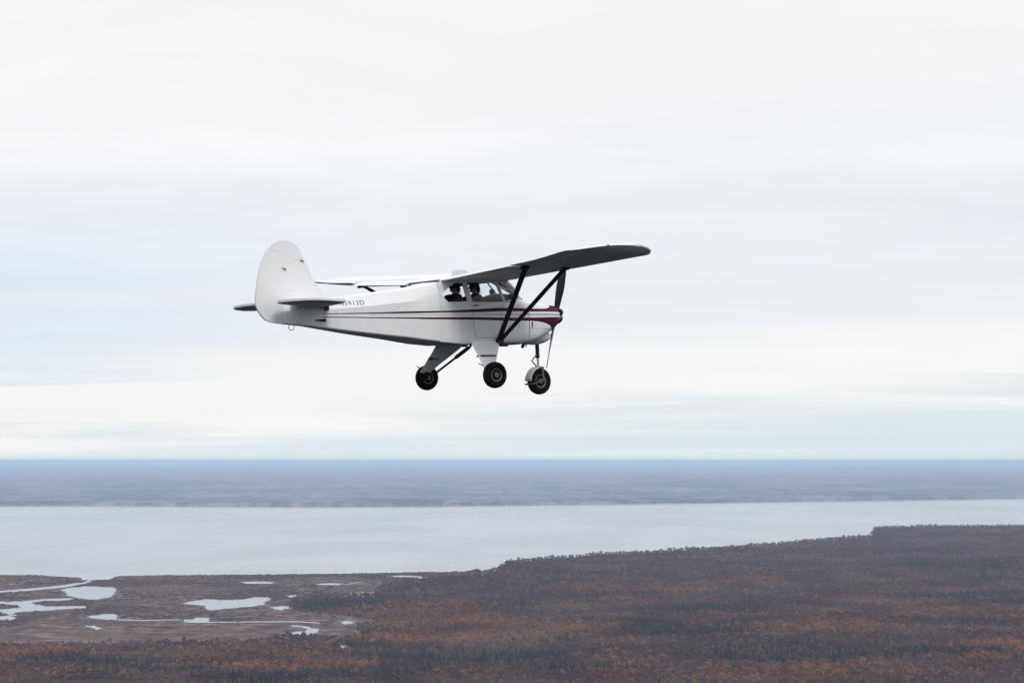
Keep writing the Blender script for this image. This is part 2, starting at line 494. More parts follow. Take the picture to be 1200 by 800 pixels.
def leaf_mat(kind, instanced):
    def fn(k, out):
        if instanced:
            t = k.n('ShaderNodeAttribute', attribute_type='INSTANCER', attribute_name='tint').outputs['Fac']
        else:
            sp = k.n('ShaderNodeSeparateColor')
            k.t.links.new(k.n('ShaderNodeObjectInfo').outputs['Color'], sp.inputs[0])
            t = sp.outputs[0]
        tc = k.n('ShaderNodeTexCoord').outputs['Object']
        f = k.noise(tc, 0.8, 2, 0.6)
        a, b = PAL[kind]
        c = k.mix(t, a, b)
        c = k.mix(k.smooth(f, 0.35, 0.7), c, k.mix(0.55, c, tuple(x * 0.35 for x in a)))
        principled(k, out, c, 0.9, spec=0.1)
    return mat('%s_leaves%s' % (kind, '_of_the_wood' if instanced else ''), fn)

bark_m = simple('grey_bark', (0.12, 0.105, 0.10), 0.9, scale=2.0, spec=0.1)
dark_bark_m = simple('dark_bark', (0.05, 0.042, 0.038), 0.9, scale=2.0, spec=0.1)


def tube_into(V, F, p0, p1, r0, r1, seg=5):
    p0, p1 = Vector(p0), Vector(p1)
    ax = (p1 - p0).normalized(); u = ax.orthogonal().normalized(); w = ax.cross(u)
    b = len(V)
    for p, r in ((p0, r0), (p1, r1)):
        for i in range(seg):
            a = 2 * math.pi * i / seg
            V.append(p + (u * math.cos(a) + w * math.sin(a)) * r)
    for i in range(seg):
        j = (i + 1) % seg
        F.append((b + i, b + j, b + seg + j, b + seg + i))
    F.append(tuple(b + seg + i for i in range(seg)))


def spruce_form(r, h=13.0):
    tv, tf, V, F = [], [], [], []
    tube_into(tv, tf, (0, 0, -1), (0, 0, h * 0.9), 0.19, 0.04)
    lean = (r.uniform(-.3, .3), r.uniform(-.3, .3))
    tiers = 9
    for t in range(tiers):
        z = h * (0.10 + 0.86 * t / (tiers - 1)); rad = (1 - t / tiers) ** 0.85 * r.uniform(2.2, 3.2) + 0.3
        nb = 7 if t < 6 else 5
        a0 = r.uniform(0, 6.28)
        for b in range(nb):
            if r.random() < 0.12: continue
            a = a0 + 6.283 * b / nb + r.uniform(-.3, .3); L = rad * r.uniform(0.6, 1.15); w = 0.35 * L + 0.16
            dx, dy = math.cos(a), math.sin(a)
            o = Vector((lean[0] * z / h, lean[1] * z / h, z))
            i = len(V)
            V += [o + Vector((0, 0, 0.35)), o + Vector((dx * L * .6 - dy * w, dy * L * .6 + dx * w, -L * .18)), o + Vector((dx * L, dy * L, -L * .42)), o + Vector((dx * L * .6 + dy * w, dy * L * .6 - dx * w, -L * .18))]
            F += [(i, i + 1, i + 2), (i, i + 2, i + 3)]
    i = len(V)
    V += [Vector((-.15, 0, h * .93)), Vector((.15, 0, h * .93)), Vector((lean[0], lean[1], h * 1.03))]; F.append((i, i + 1, i + 2))
    return tv, tf, V, F


def broad_form(r, h=11.0, wide=3.0, n=70, size=0.75):
    tv, tf, V, F = [], [], [], []
    fork = Vector((r.uniform(-.3, .3), r.uniform(-.3, .3), h * 0.42))
    tube_into(tv, tf, (0, 0, -1), fork, 0.22, 0.14)
    lobes = []
    for i in range(6):
        a = 6.283 * i / 6 + r.uniform(-.5, .5); rr = wide * r.uniform(0.35, 0.75) if i else 0
        tip = Vector((math.cos(a) * rr, math.sin(a) * rr, h * r.uniform(0.55, 0.88) if i else h * 0.9))
        tube_into(tv, tf, fork - Vector((0, 0, r.uniform(0, h * .15))), tip, 0.10, 0.025, 3)
        lobes.append((tip, r.uniform(0.8, 1.35)))
    for q in range(n):
        tip, s = r.choice(lobes)
        while True:
            d = Vector((r.uniform(-1, 1), r.uniform(-1, 1), r.uniform(-1, 1)))
            if d.length < 1: break
        c = tip + Vector((d.x * s * wide * .42, d.y * s * wide * .42, d.z * s * h * .13))
        u = Vector((r.uniform(-1, 1), r.uniform(-1, 1), r.uniform(-.6, .6))).normalized(); w = u.orthogonal().normalized()
        w = (w * math.cos(1.1 * q) + u.cross(w) * math.sin(1.1 * q)); sz = size * r.uniform(0.6, 1.25)
        i = len(V)
        V += [c - u * sz, c + w * sz * .75, c + u * sz * .9, c - w * sz * .65 + u * .1]; F += [(i, i + 1, i + 2), (i, i + 2, i + 3)]
    return tv, tf, V, F

rr_ = random.Random(5)
FORMS = []     # (kind, trunk verts, trunk faces, crown verts, crown faces)
for i in range(4): FORMS.append(('spruce', *spruce_form(rr_, rr_.uniform(7, 10.5))))
for i in range(4): FORMS.append(('rust', *broad_form(rr_, rr_.uniform(7, 9.5), rr_.uniform(3.4, 4.6), 90, 1.0)))
for i in range(4): FORMS.append(('bare', *broad_form(rr_, rr_.uniform(7.5, 10), rr_.uniform(3.2, 4.2), 84, 0.85)))
for i in range(3): FORMS.append(('gold', *broad_form(rr_, rr_.uniform(6, 8.5), rr_.uniform(3.2, 4.2), 90, 1.0)))
KIND_FORMS = {kd: [i for i, f in enumerate(FORMS) if f[0] == kd] for kd in PAL}

# where the trees stand: a jittered lattice in distance and bearing, spacing growing with distance
pts = []
d = 2330.0
while d < 8600:
    s = 8.0 + (d - 2330) / 6000 * 4.5
    half = 0.325 * d
    nx = int(2 * half / s)
    x = (np.arange(nx) + 0.5) / nx * 2 * half - half + rng.uniform(-.46, .46, nx) * s
    y = np.sqrt(np.maximum(d * d - x * x * 0.35, 1)) + rng.uniform(-.46, .46, nx) * s
    pts.append(np.stack([x, y, np.full(nx, s)], 1))
    d += s
P = np.concatenate(pts)
ok = inside(forest_poly, P[:, 0], P[:, 1])
for w in pond_world[8:11]:
    ok &= ~inside(w, P[:, 0], P[:, 1])
P = P[ok]
PX, PY, PS = P.T
dm = dist_line(marsh_line, PX, PY)
# open bogs and clearings with few trees
bog = np.zeros(len(PX))
for (cx0, cy0, ax, ay) in [(585, 743, 85, 10), (1050, 701, 70, 3), (870, 746, 110, 3), (980, 716, 60, 2.2), (640, 708, 90, 3), (900, 657, 120, 2.0), (480, 722, 60, 4), (760, 689, 120, 2.5), (1150, 783, 60, 3), (180, 762, 60, 3), (850, 797, 300, 3), (1120, 742, 70, 2.5)]:
    wx, wy = ground_pt(cx0, cy0, 12.0); wl = ground_pt(cx0 + ax, cy0, 12.0)[0] - wx; wd = abs(ground_pt(cx0, cy0 - ay, 12.0)[1] - ground_pt(cx0, cy0 + ay, 12.0)[1]) / 2
    q = ((PX - wx) / wl) ** 2 + ((PY - wy) / wd) ** 2 + (fbm(PX, PY, 70, 3, 31) - .5) * 1.6
    bog = np.maximum(bog, np.clip(1.35 - q, 0, 1))
n1 = fbm(PX, PY, 420, 4, 21); n2 = fbm(PX, PY, 150, 3, 22); n3 = fbm(PX, PY, 600, 3, 23)
thin = rng.random(len(PX)) < np.clip(1.02 - 0.30 * bog - 0.25 * (n2 > 0.60), 0, 1)
sel = np.where(thin)[0]
PX, PY, PS, bog, n1, n2, n3, dm = (a[sel] for a in (PX, PY, PS, bog, n1, n2, n3, dm))
PZ = terrain_h(PX, PY)
N = len(PX)
dist = np.hypot(PX, PY)
edge_spruce = np.clip(1 - np.abs(dm - 60) / 120, 0, 1) * (PX > ground_pt(340, 700, 1)[0])
n4 = fbm(PX, PY, 95, 2, 41)
stand = np.zeros(len(PX))                                # dense dark spruce stands
for (cx0, cy0, ax, ay) in [(545, 765, 120, 9), (770, 741, 50, 6), (960, 768, 200, 8), (830, 742, 55, 4), (1110, 695, 70, 4), (150, 773, 130, 5), (690, 672, 110, 2.5), (440, 703, 75, 5), (1100, 665, 120, 3), (430, 750, 30, 6), (690, 780, 80, 5)]:
    wx, wy = ground_pt(cx0, cy0, 12.0); wl = ground_pt(cx0 + ax, cy0, 12.0)[0] - wx; wd = abs(ground_pt(cx0, cy0 - ay, 12.0)[1] - ground_pt(cx0, cy0 + ay, 12.0)[1]) / 2
    q = ((PX - wx) / wl) ** 2 + ((PY - wy) / wd) ** 2 + (fbm(PX, PY, 110, 3, 33) - .5) * 2.2
    stand = np.maximum(stand, np.clip(1.4 - q, 0, 1))
n5 = .6 * fbm(PX, PY, 190, 3, 51) + .4 * fbm(PX, PY, 520, 3, 52)
glow = np.zeros(len(PX))                                 # broad stands still holding their orange leaves
for (cx0, cy0, ax, ay) in [(500, 713, 110, 13), (600, 740, 100, 9), (470, 744, 60, 8), (860, 722, 70, 3.5), (300, 776, 150, 5), (900, 796, 220, 5), (1160, 768, 55, 6), (640, 690, 60, 2.5), (60, 790, 90, 6)]:
    wx, wy = ground_pt(cx0, cy0, 12.0); wl = ground_pt(cx0 + ax, cy0, 12.0)[0] - wx; wd = abs(ground_pt(cx0, cy0 - ay, 12.0)[1] - ground_pt(cx0, cy0 + ay, 12.0)[1]) / 2
    q = ((PX - wx) / wl) ** 2 + ((PY - wy) / wd) ** 2 + (fbm(PX, PY, 120, 3, 35) - .5) * 2.4
    glow = np.maximum(glow, np.clip(1.4 - q, 0, 1))
w_spruce = 0.04 + 2.6 * np.clip((n5 - 0.57) * 16, 0, 1) + 0.9 * edge_spruce + 4.0 * stand
w_rust = 2.2 * glow * (1 - .9 * stand) + 0.38 * (0.10 + 3.0 * np.clip((0.46 - n5) * 16, 0, 1) * np.clip((n3 - .36) * 6, .2, 1) + 0.5 * np.clip((0.42 - n4) * 10, 0, 1) + 1.8 * bog) * (1 - .9 * stand)
w_bare = 0.55 + 1.8 * np.clip((n2 - 0.5) * 10, 0, 1)
w_gold = 0.5 * glow + (0.02 + 0.7 * np.clip((n3 - 0.55) * 9, 0, 1) * np.clip((.5 - n5) * 10, 0, 1) + 0.9 * bog) * (1 - .9 * stand)
fade = np.clip((dist - 3200) / 3000, 0, 1)
w_rust *= 1 - 0.35 * fade; w_gold *= 1 - 0.55 * fade
Wt = np.stack([w_spruce, w_rust, w_bare, w_gold], 1)
Wt = np.cumsum(Wt / Wt.sum(1, keepdims=True), 1)
u = rng.random(N)
kn = (u[:, None] > Wt).sum(1)
knames = ['spruce', 'rust', 'bare', 'gold']
form = np.empty(N, int)
for i, kd in enumerate(knames):
    q = np.where(kn == i)[0]
    form[q] = rng.choice(KIND_FORMS[kd], len(q))
scl = np.clip(rng.lognormal(-.08, .24, N), .5, 1.5) * np.where(bog > 0.4, 0.7, 1.0) * 0.95
tint = np.clip(0.1 + rng.random(N) * 0.45 + (fbm(PX, PY, 75, 3, 61) - 0.45) * 2.6, 0, 1)
rotz = rng.uniform(0, 6.283, N)

# the 300 nearest trees in the frame are things of their own
ca, sa = math.cos(PITCH), math.sin(PITCH)
dep = PY * ca + (PZ + 10 * scl - ALT) * sa
tpx = 600 + FPX * PX / dep
tpy = 400 - FPX * (-PY * sa + (PZ + 9 * scl - ALT) * ca) / dep
cand = np.where((tpx > 3) & (tpx < 1197) & (tpy < 798))[0]
near_ids = cand[np.argsort(dist[cand])][:300]
cut = dist[near_ids].max()
is_near = np.zeros(N, bool); is_near[near_ids] = True
mass = np.where(~is_near & ~((dist < cut + 2) & (tpy < 799) & (np.abs(tpx - 600) < 598)))[0]

LAB = {
    'spruce': ('spruce_tree', 'dark pointed spruce in the nearest strip of forest', 'tree', 'dark spruces in the nearest strip of forest'),
    'rust': ('autumn_tree', 'rust leaved broad tree in the nearest strip of forest', 'tree', 'rust coloured trees in the nearest strip of forest'),
    'bare': ('bare_tree', 'grey brown nearly bare tree in the nearest strip of forest', 'tree', 'bare trees in the nearest strip of forest'),
    'gold': ('golden_tree', 'golden tan leaved tree in the nearest strip of forest', 'tree', 'golden trees in the nearest strip of forest'),
}
leaf_near = {kd: leaf_mat(kd, False) for kd in PAL}
leaf_far = {kd: leaf_mat(kd, True) for kd in PAL}
form_mesh = []
for kd, tv, tf, cv_, cf in FORMS:
    tm = bpy.data.meshes.new('trunk'); tm.from_pydata([tuple(v) for v in tv], [], tf); tm.materials.append(dark_bark_m if kd == 'spruce' else bark_m)
    cm = bpy.data.meshes.new('crown'); cm.from_pydata([tuple(v) for v in cv_], [], cf); cm.materials.append(leaf_near[kd])
    form_mesh.append((tm, cm))
for i in near_ids:
    kd = knames[kn[i]]; nm, lab, cat, grp = LAB[kd]
    size = 'tall' if scl[i] > 0.98 else ('low' if scl[i] < 0.78 else 'middling')
    tone = 'paler' if tint[i] > .5 else 'darker'
    spot = ('below the round pond', 'below the zigzag creek', 'below the airplane', 'below the wing tip', 'below the bluff')[min(4, int(tpx[i] / 240))]
    what = {'spruce': 'pointed spruce', 'rust': 'rust leaved tree', 'bare': 'nearly bare tree', 'gold': 'golden tan tree'}[kd]
    lab = '%s %s %s in nearest strip of forest %s' % (size, tone, what, spot)
    root = bpy.data.objects.new(nm, None); COL.objects.link(root)
    root.location = (PX[i], PY[i], PZ[i]); root.rotation_euler = (0, 0, rotz[i]); root.scale = (scl[i],) * 3
    tag(root, lab, cat, grp)
    tm, cm = form_mesh[form[i]]
    t_ = bpy.data.objects.new('trunk', tm); COL.objects.link(t_); t_.parent = root
    c_ = bpy.data.objects.new('crown', cm); COL.objects.link(c_); c_.parent = root
    c_.color = (tint[i], tint[i], tint[i], 1)

# the rest of the wood: one object that draws its trees from the forms
pcol = bpy.data.collections.new('tree_forms')
for i, (kd, tv, tf, cv_, cf) in enumerate(FORMS):
    b = len(tv)
    m_ = bpy.data.meshes.new('tree_form'); m_.from_pydata([tuple(v) for v in tv + cv_], [], tf + [tuple(x + b for x in f) for f in cf])
    m_.materials.append(dark_bark_m if kd == 'spruce' else bark_m); m_.materials.append(leaf_far[kd])
    m_.polygons.foreach_set('material_index', [0] * len(tf) + [1] * len(cf))
    pcol.objects.link(bpy.data.objects.new('tree_form_%02d' % i, m_))
fm = bpy.data.meshes.new('forest')
fm.vertices.add(len(mass))
fm.vertices.foreach_set('co', np.stack([PX[mass], PY[mass], PZ[mass]], 1).astype(np.float32).ravel())
for an, ty, arr in (('form', 'INT', form[mass].astype(np.int32)), ('scl', 'FLOAT', scl[mass].astype(np.float32)), ('tint', 'FLOAT', tint[mass].astype(np.float32)), ('rotz', 'FLOAT', rotz[mass].astype(np.float32))):
    at = fm.attributes.new(an, ty, 'POINT'); at.data.foreach_set('value', arr)
fo = bpy.data.objects.new('forest', fm); COL.objects.link(fo)
tag(fo, 'autumn forest of rust, grey and dark trees over the upland', None, None, 'stuff')
g = bpy.data.node_groups.new('plant_the_forest', 'GeometryNodeTree')
g.interface.new_socket('Geometry', in_out='INPUT', socket_type='NodeSocketGeometry')
g.interface.new_socket('Geometry', in_out='OUTPUT', socket_type='NodeSocketGeometry')
gi, go = g.nodes.new('NodeGroupInput'), g.nodes.new('NodeGroupOutput')
ci = g.nodes.new('GeometryNodeCollectionInfo'); ci.inputs['Collection'].default_value = pcol
ci.inputs['Separate Children'].default_value = True; ci.inputs['Reset Children'].default_value = True
ip = g.nodes.new('GeometryNodeInstanceOnPoints'); ip.inputs['Pick Instance'].default_value = True


def g_attr(nm, ty):
    a = g.nodes.new('GeometryNodeInputNamedAttribute'); a.data_type = ty; a.inputs['Name'].default_value = nm
    return a.outputs['Attribute']
cxyz = g.nodes.new('ShaderNodeCombineXYZ')
g.links.new(g_attr('rotz', 'FLOAT'), cxyz.inputs[2])
g.links.new(gi.outputs[0], ip.inputs['Points']); g.links.new(ci.outputs[0], ip.inputs['Instance'])
g.links.new(g_attr('form', 'INT'), ip.inputs['Instance Index']); g.links.new(cxyz.outputs[0], ip.inputs['Rotation'])
g.links.new(g_attr('scl', 'FLOAT'), ip.inputs['Scale']); g.links.new(ip.outputs[0], go.inputs[0])
fo.modifiers.new('plant_the_forest', 'NODES').node_group = g
# low sedge tussocks and willow scrub over the marsh, thinned out round the pools
sx_, sy_ = [], []
d = 3300.0
while d < 5000:
    s_ = 9.0; nx = int(0.36 * d / s_)
    x = ground_pt(-60, 700)[0] / ground_pt(-60, 700)[1] * d + (np.arange(nx) + rng.random(nx)) * s_
    sx_.append(x); sy_.append(d + rng.uniform(-.5, .5, nx) * s_); d += s_
sx_, sy_ = np.concatenate(sx_), np.concatenate(sy_)
ok = inside(marsh_poly, sx_, sy_) & ~inside(forest_poly, sx_, sy_)
den = fbm(sx_, sy_, 240, 4, 81)
ok &= rng.random(len(sx_)) < np.clip((den - .40) * 5, .12, .95)
sx_, sy_, den = sx_[ok], sy_[ok], den[ok]
jx, jy = sx_ + rng.uniform(-5, 5, len(sx_)), sy_ + rng.uniform(-12, 12, len(sx_))
ok = np.ones(len(sx_), bool)
for w in pond_world: ok &= ~inside(w, jx, jy)
sx_, sy_, den = sx_[ok], sy_[ok], den[ok]
scol = bpy.data.collections.new('scrub_forms')
SCRUB = {'sedge': ((0.13, 0.092, 0.085), (0.27, 0.205, 0.175)), 'willow': ((0.078, 0.055, 0.068), (0.155, 0.105, 0.115))}
PAL.update(SCRUB)
for i in range(6):
    kd = 'sedge' if i < 3 else 'willow'
    V, F = [], []
    for q in range(22):
        a = rr_.uniform(0, 6.28); rr2 = 4.2 * math.sqrt(rr_.random()); h_ = (1.9 if kd == 'willow' else 1.0) * rr_.uniform(.5, 1.2) * (1.15 - rr2 / 6)
        c = Vector((math.cos(a) * rr2, math.sin(a) * rr2, -.1)); b_ = rr_.uniform(0, 3.14); wv = Vector((math.cos(b_), math.sin(b_), 0)) * rr_.uniform(.5, 1.1)
        t_ = c + Vector((rr_.uniform(-.4, .4), rr_.uniform(-.4, .4), h_))
        j = len(V); V += [c - wv, c + wv, t_ + wv * .7, t_ - wv * .7]; F.append((j, j + 1, j + 2, j + 3))
    m_ = bpy.data.meshes.new('scrub_form'); m_.from_pydata([tuple(v) for v in V], [], F)
    if i in (0, 3): sm_ = leaf_mat(kd, True)
    m_.materials.append(sm_)
    scol.objects.link(bpy.data.objects.new('scrub_form_%02d' % i, m_))
sm = bpy.data.meshes.new('marsh_scrub'); sm.vertices.add(len(sx_))
sm.vertices.foreach_set('co', np.stack([sx_, sy_, np.full(len(sx_), 1.0)], 1).astype(np.float32).ravel())
sform = np.where(rng.random(len(sx_)) < np.clip((fbm(sx_, sy_, 160, 3, 83) - .42) * 6, .05, .95), rng.integers(3, 6, len(sx_)), rng.integers(0, 3, len(sx_)))
for an, ty, arr in (('form', 'INT', sform.astype(np.int32)), ('scl', 'FLOAT', rng.uniform(.6, 1.5, len(sx_)).astype(np.float32)), ('tint', 'FLOAT', np.clip(rng.random(len(sx_)) * .5 + (den - .45) * 2.5 + .2, 0, 1).astype(np.float32)), ('rotz', 'FLOAT', rng.uniform(0, 6.28, len(sx_)).astype(np.float32))):
    at = sm.attributes.new(an, ty, 'POINT'); at.data.foreach_set('value', arr)
so_ = bpy.data.objects.new('marsh_scrub', sm); COL.objects.link(so_)
tag(so_, 'low purple brown scrub and sedge tussocks over the tidal marsh', None, None, 'stuff')
g2 = g.copy(); g2.name = 'plant_the_marsh'
for nd in g2.nodes:
    if nd.bl_idname == 'GeometryNodeCollectionInfo': nd.inputs['Collection'].default_value = scol
so_.modifiers.new('plant_the_marsh', 'NODES').node_group = g2
print('scrub', len(sx_))
print('trees', N, 'in the mass', len(mass), 'cut', cut)

# ================================================================== the aeroplane
# body frame: x forward from the tip of the spinner, y to port, z up
WHITE = (0.75, 0.76, 0.775)
MAROON = (0.055, 0.004, 0.014)
X0, XS, Z0 = -5.8, 5.9, -0.6
S1T = [(-5.8, .0), (-4.87, .018), (-4.2, .034), (-3.59, .054), (-2.98, .066), (-2.27, .103), (-1.72, .132), (-1.1, .130), (-.72, .140), (-.58, .168), (-.46, .24), (-.3, .33), (.1, .35)]
S1B = [(-5.8, .0), (-4.87, .004), (-4.2, .013), (-3.59, .021), (-2.98, .036), (-2.27, .052), (-1.72, .073), (-1.1, .077), (-.7, .083), (.1, .085)]
S2T = [(-5.8, -.04), (-5.0, -.038), (-4.2, -.044), (-3.2, -.045), (-2.27, -.036), (-1.73, -.036), (-1.15, -.029), (-.4, -.006), (.1, .0)]
S2B = [(-5.8, -.045), (-5.0, -.052), (-4.2, -.062), (-3.59, -.068), (-3.2, -.078), (-2.27, -.079), (-1.73, -.088), (-1.15, -.085), (-.83, -.105), (-.66, -.145), (-.55, -.215), (-.47, -.35), (-.40, -.58), (.1, -.58)]
S3T = [(-5.8, -.004), (-3.6, .000), (-2.3, .016), (-1.2, .036), (-.5, .058), (.1, .06)]
S3B = [(-5.8, -.010), (-3.6, -.008), (-2.3, .004), (-1.2, .012), (-.5, .016), (.1, .016)]


def m_livery(k, out):
    tc = k.n('ShaderNodeTexCoord').outputs['Object']
    s = k.n('ShaderNodeSeparateXYZ'); k.t.links.new(tc, s.inputs[0])
    x, z = s.outputs[0], s.outputs[2]
    t = k.math('DIVIDE', k.math('SUBTRACT', x, X0), XS, clamp=True)
    zn = k.math('SUBTRACT', z, Z0)

    def curve(p):
        nd = k.n('ShaderNodeFloatCurve'); c = nd.mapping.curves[0]
        q = [((a - X0) / XS, b - Z0) for a, b in p]
        c.points[0].location = q[0]; c.points[1].location = q[-1]
        for a, b in q[1:-1]: c.points.new(a, b)
        for pt in c.points: pt.handle_type = 'AUTO_CLAMPED'
        nd.mapping.update(); k.put(nd.inputs['Value'], t)
        return nd.outputs[0]

    def band(top, bot):
        return k.math('MULTIPLY', k.math('LESS_THAN', zn, curve(top)), k.math('GREATER_THAN', zn, curve(bot)))
    start = k.math('GREATER_THAN', x, -5.12)
    red = k.math('MULTIPLY', k.math('MAXIMUM', band(S1T, S1B), band(S2T, S2B)), start)
    pin = k.math('MULTIPLY', band(S3T, S3B), k.math('GREATER_THAN', x, -4.3))
    f = k.noise(tc, 3.0, 6, 0.65)
    base = k.mix(k.smooth(f, 0.35, 0.8), WHITE, (0.70, 0.72, 0.75))
    grit = k.noise(tc, 38.0, 3, 0.75)
    base = k.mix(k.math('MULTIPLY', k.smooth(grit, 0.42, 0.75), 0.24), base, (0.42, 0.45, 0.53))
    # belly shade put into the paint, broken into grimy streaks running aft
    mp = k.n('ShaderNodeMapping'); k.put(mp.inputs[0], tc); mp.inputs['Scale'].default_value = (0.6, 5, 5)
    st = k.noise(mp.outputs[0], 2.2, 5, 0.65)
    low = k.math('SUBTRACT', -0.30, k.math('MULTIPLY_ADD', st, 0.22, z))
    base = k.mix(k.math('MULTIPLY', k.smooth(low, -0.04, 0.12), 0.35), base, (0.30, 0.30, 0.32))
    c = k.mix(k.math('MULTIPLY', pin, 0.8), base, (0.30, 0.29, 0.38))
    c = k.mix(red, c, MAROON)
    principled(k, out, c, 0.5, spec=0.12)
livery = mat('white_and_maroon_livery', m_livery)


def m_white(k, out):
    tc = k.n('ShaderNodeTexCoord').outputs['Object']
    f = k.noise(tc, 2.5, 6, 0.65)
    mp = k.n('ShaderNodeMapping'); k.put(mp.inputs[0], tc); mp.inputs['Scale'].default_value = (0.8, 6, 6)
    st = k.noise(mp.outputs[0], 3.0, 5, 0.7)
    c = k.mix(k.smooth(f, 0.35, 0.8), WHITE, (0.72, 0.74, 0.76))
    c = k.mix(k.math('MULTIPLY', k.smooth(st, 0.55, 0.75), 0.3), c, (0.45, 0.45, 0.46))
    # rib tapes under the dope, a little grimy along their edges
    sy = k.n('ShaderNodeSeparateXYZ'); k.t.links.new(tc, sy.inputs[0])
    fr = k.math('ABSOLUTE', k.math('SUBTRACT', k.math('FRACT', k.math('DIVIDE', sy.outputs[1], 0.30)), 0.5))
    c = k.mix(k.math('MULTIPLY', k.smooth(fr, 0.07, 0.03), 0.22), c, (0.40, 0.40, 0.42))
    principled(k, out, c, 0.7, spec=0.0)
white_m = mat('white_doped_fabric', m_white)
strut_m = simple('dark_grey_enamel', (0.022, 0.023, 0.028), 0.5, wear=0.3, spec=0.25)
tyre_m = simple('black_rubber', (0.009, 0.009, 0.010), 0.85, wear=0.4, scale=14, spec=0.12)
hub_m = simple('dull_cast_hub', (0.16, 0.155, 0.15), 0.5, metal=0.6)
steel_m = simple('painted_steel_tube', (0.10, 0.105, 0.11), 0.45, metal=0.3)
black_m = simple('matt_black_paint', (0.012, 0.012, 0.014), 0.6)
alu_m = simple('bare_aluminium', (0.75, 0.76, 0.78), 0.3, metal=0.8, wear=0.1)
maroon_m = simple('maroon_enamel', MAROON, 0.35, coat=0.3)
cabin_m = simple('dark_cabin_trim', (0.035, 0.036, 0.042), 0.8)
seat_m = simple('charcoal_seat_cloth', (0.022, 0.022, 0.026), 0.9)
print_m = simple('dark_blue_lettering', (0.05, 0.06, 0.09), 0.5)
guard_m = simple('worn_pale_mudguard', (0.55, 0.56, 0.57), 0.5)


def m_glass(k, out, dust_sheen=0.004):
    tr = k.n('ShaderNodeBsdfTransparent'); tr.inputs[0].default_value = (0.93, 0.95, 0.97, 1)
    gl = k.n('ShaderNodeBsdfGlossy'); gl.inputs['Roughness'].default_value = 0.03
    fr = k.n('ShaderNodeFresnel'); fr.inputs[0].default_value = 1.32
    tc = k.n('ShaderNodeTexCoord').outputs['Object']
    f = k.noise(tc, 18, 4, 0.7)
    df = k.n('ShaderNodeBsdfDiffuse'); df.inputs[0].default_value = (0.7, 0.72, 0.75, 1)
    m0 = k.n('ShaderNodeMixShader'); k.put(m0.inputs[0], k.math('MULTIPLY', k.smooth(f, 0.40, 0.8), dust_sheen))
    k.t.links.new(tr.outputs[0], m0.inputs[1]); k.t.links.new(df.outputs[0], m0.inputs[2])
    m1 = k.n('ShaderNodeMixShader'); k.t.links.new(fr.outputs[0], m1.inputs[0])
    k.t.links.new(m0.outputs[0], m1.inputs[1]); k.t.links.new(gl.outputs[0], m1.inputs[2])
    k.t.links.new(m1.outputs[0], out.inputs['Surface'])
glass_m = mat('perspex', m_glass)
screen_m = mat('pale_sheen_perspex', lambda k, out: m_glass(k, out, 0.08))  # whitish film: the windshield's bright sheen put into its colour


def m_green(k, out): principled(k, out, (0.02, 0.45, 0.25), 0.1, coat=0.6)
def m_red(k, out): principled(k, out, (0.45, 0.02, 0.02), 0.1, coat=0.6)
green_m, red_m = mat('green_lens', m_green), mat('red_lens', m_red)

YAW, NOSE_UP, ROLL = R(36.965), R(2.130), R(0.783)
BASE = Vector((-1.9, 0, -1.26))                      # the point of the body frame under the cabin that the root stands on
Rz = Matrix.Rotation(YAW, 4, 'Z'); Ry = Matrix.Rotation(-NOSE_UP, 4, 'Y'); Rx = Matrix.Rotation(ROLL, 4, 'X')
ROT = Rz @ Ry @ Rx
plane = bpy.data.objects.new('airplane', None); COL.objects.link(plane)
spin_w = Vector((0.913, 32.606, ALT + 2.553))
plane.matrix_world = Matrix.Translation(spin_w) @ ROT @ Matrix.Translation(BASE)
tag(plane, 'white high wing light airplane with maroon stripes flying above the inlet', 'airplane')


def place(o):
    """children are modelled in the body frame; move them so that the root sits at BASE"""
    if o.parent is plane: o.location = -BASE
    return o


def part(name, v, f, m, parent=None, smooth=40):
    return place(mesh_py(name, v, f, m, parent or plane, smooth))


def part_bm(name, bm, m, parent=None, smooth=40):
    return place(mesh_bm(name, bm, m, parent or plane, smooth))


def loft(rings, close=True, cap0=True, cap1=True):
    """faces joining equal-length rings"""
    n = len(rings[0]); V = [p for r in rings for p in r]; F = []
    for j in range(len(rings) - 1):
        for i in range(n if close else n - 1):
            a, b = j * n + i, j * n + (i + 1) % n
            F.append((a, b, b + n, a + n))
    if cap0: F.append(tuple(reversed(range(n))))
    if cap1: F.append(tuple((len(rings) - 1) * n + i for i in range(n)))
    return V, F


def fix(V, F):
    bm = bmesh.new()
    vs = [bm.verts.new(tuple(p)) for p in V]
    for f in F:
        try: bm.faces.new([vs[i] for i in f])
        except ValueError: pass
    bmesh.ops.remove_doubles(bm, verts=bm.verts, dist=1e-5)
    return bm


def tube(bm, p0, p1, r0, r1=None, seg=10, flat=1.0, flat_dir=None):
    """a (streamlined when flat < 1) bar between two points"""
    r1 = r0 if r1 is None else r1
    p0, p1 = Vector(p0), Vector(p1)
    ax = (p1 - p0).normalized()
    u = (Vector(flat_dir) - ax * ax.dot(Vector(flat_dir))).normalized() if flat_dir else ax.orthogonal().normalized()
    w = ax.cross(u)
    rings = []
    for p, r in ((p0, r0), (p1, r1)):
        rings.append([bm.verts.new(p + u * (math.cos(6.28318 * i / seg) * r) + w * (math.sin(6.28318 * i / seg) * r * flat)) for i in range(seg)])
    for i in range(seg):
        j = (i + 1) % seg
        bm.faces.new((rings[0][i], rings[0][j], rings[1][j], rings[1][i]))
    bm.faces.new(list(reversed(rings[0]))); bm.faces.new(rings[1])
    return bm


def box(bm, c, s, rot=None):
    r = bmesh.ops.create_cube(bm, size=1.0)
    M = Matrix.Translation(c) @ (rot or Matrix()) @ Matrix.Diagonal((*s, 1))
    bmesh.ops.transform(bm, matrix=M, verts=r['verts'])
    return r['verts']


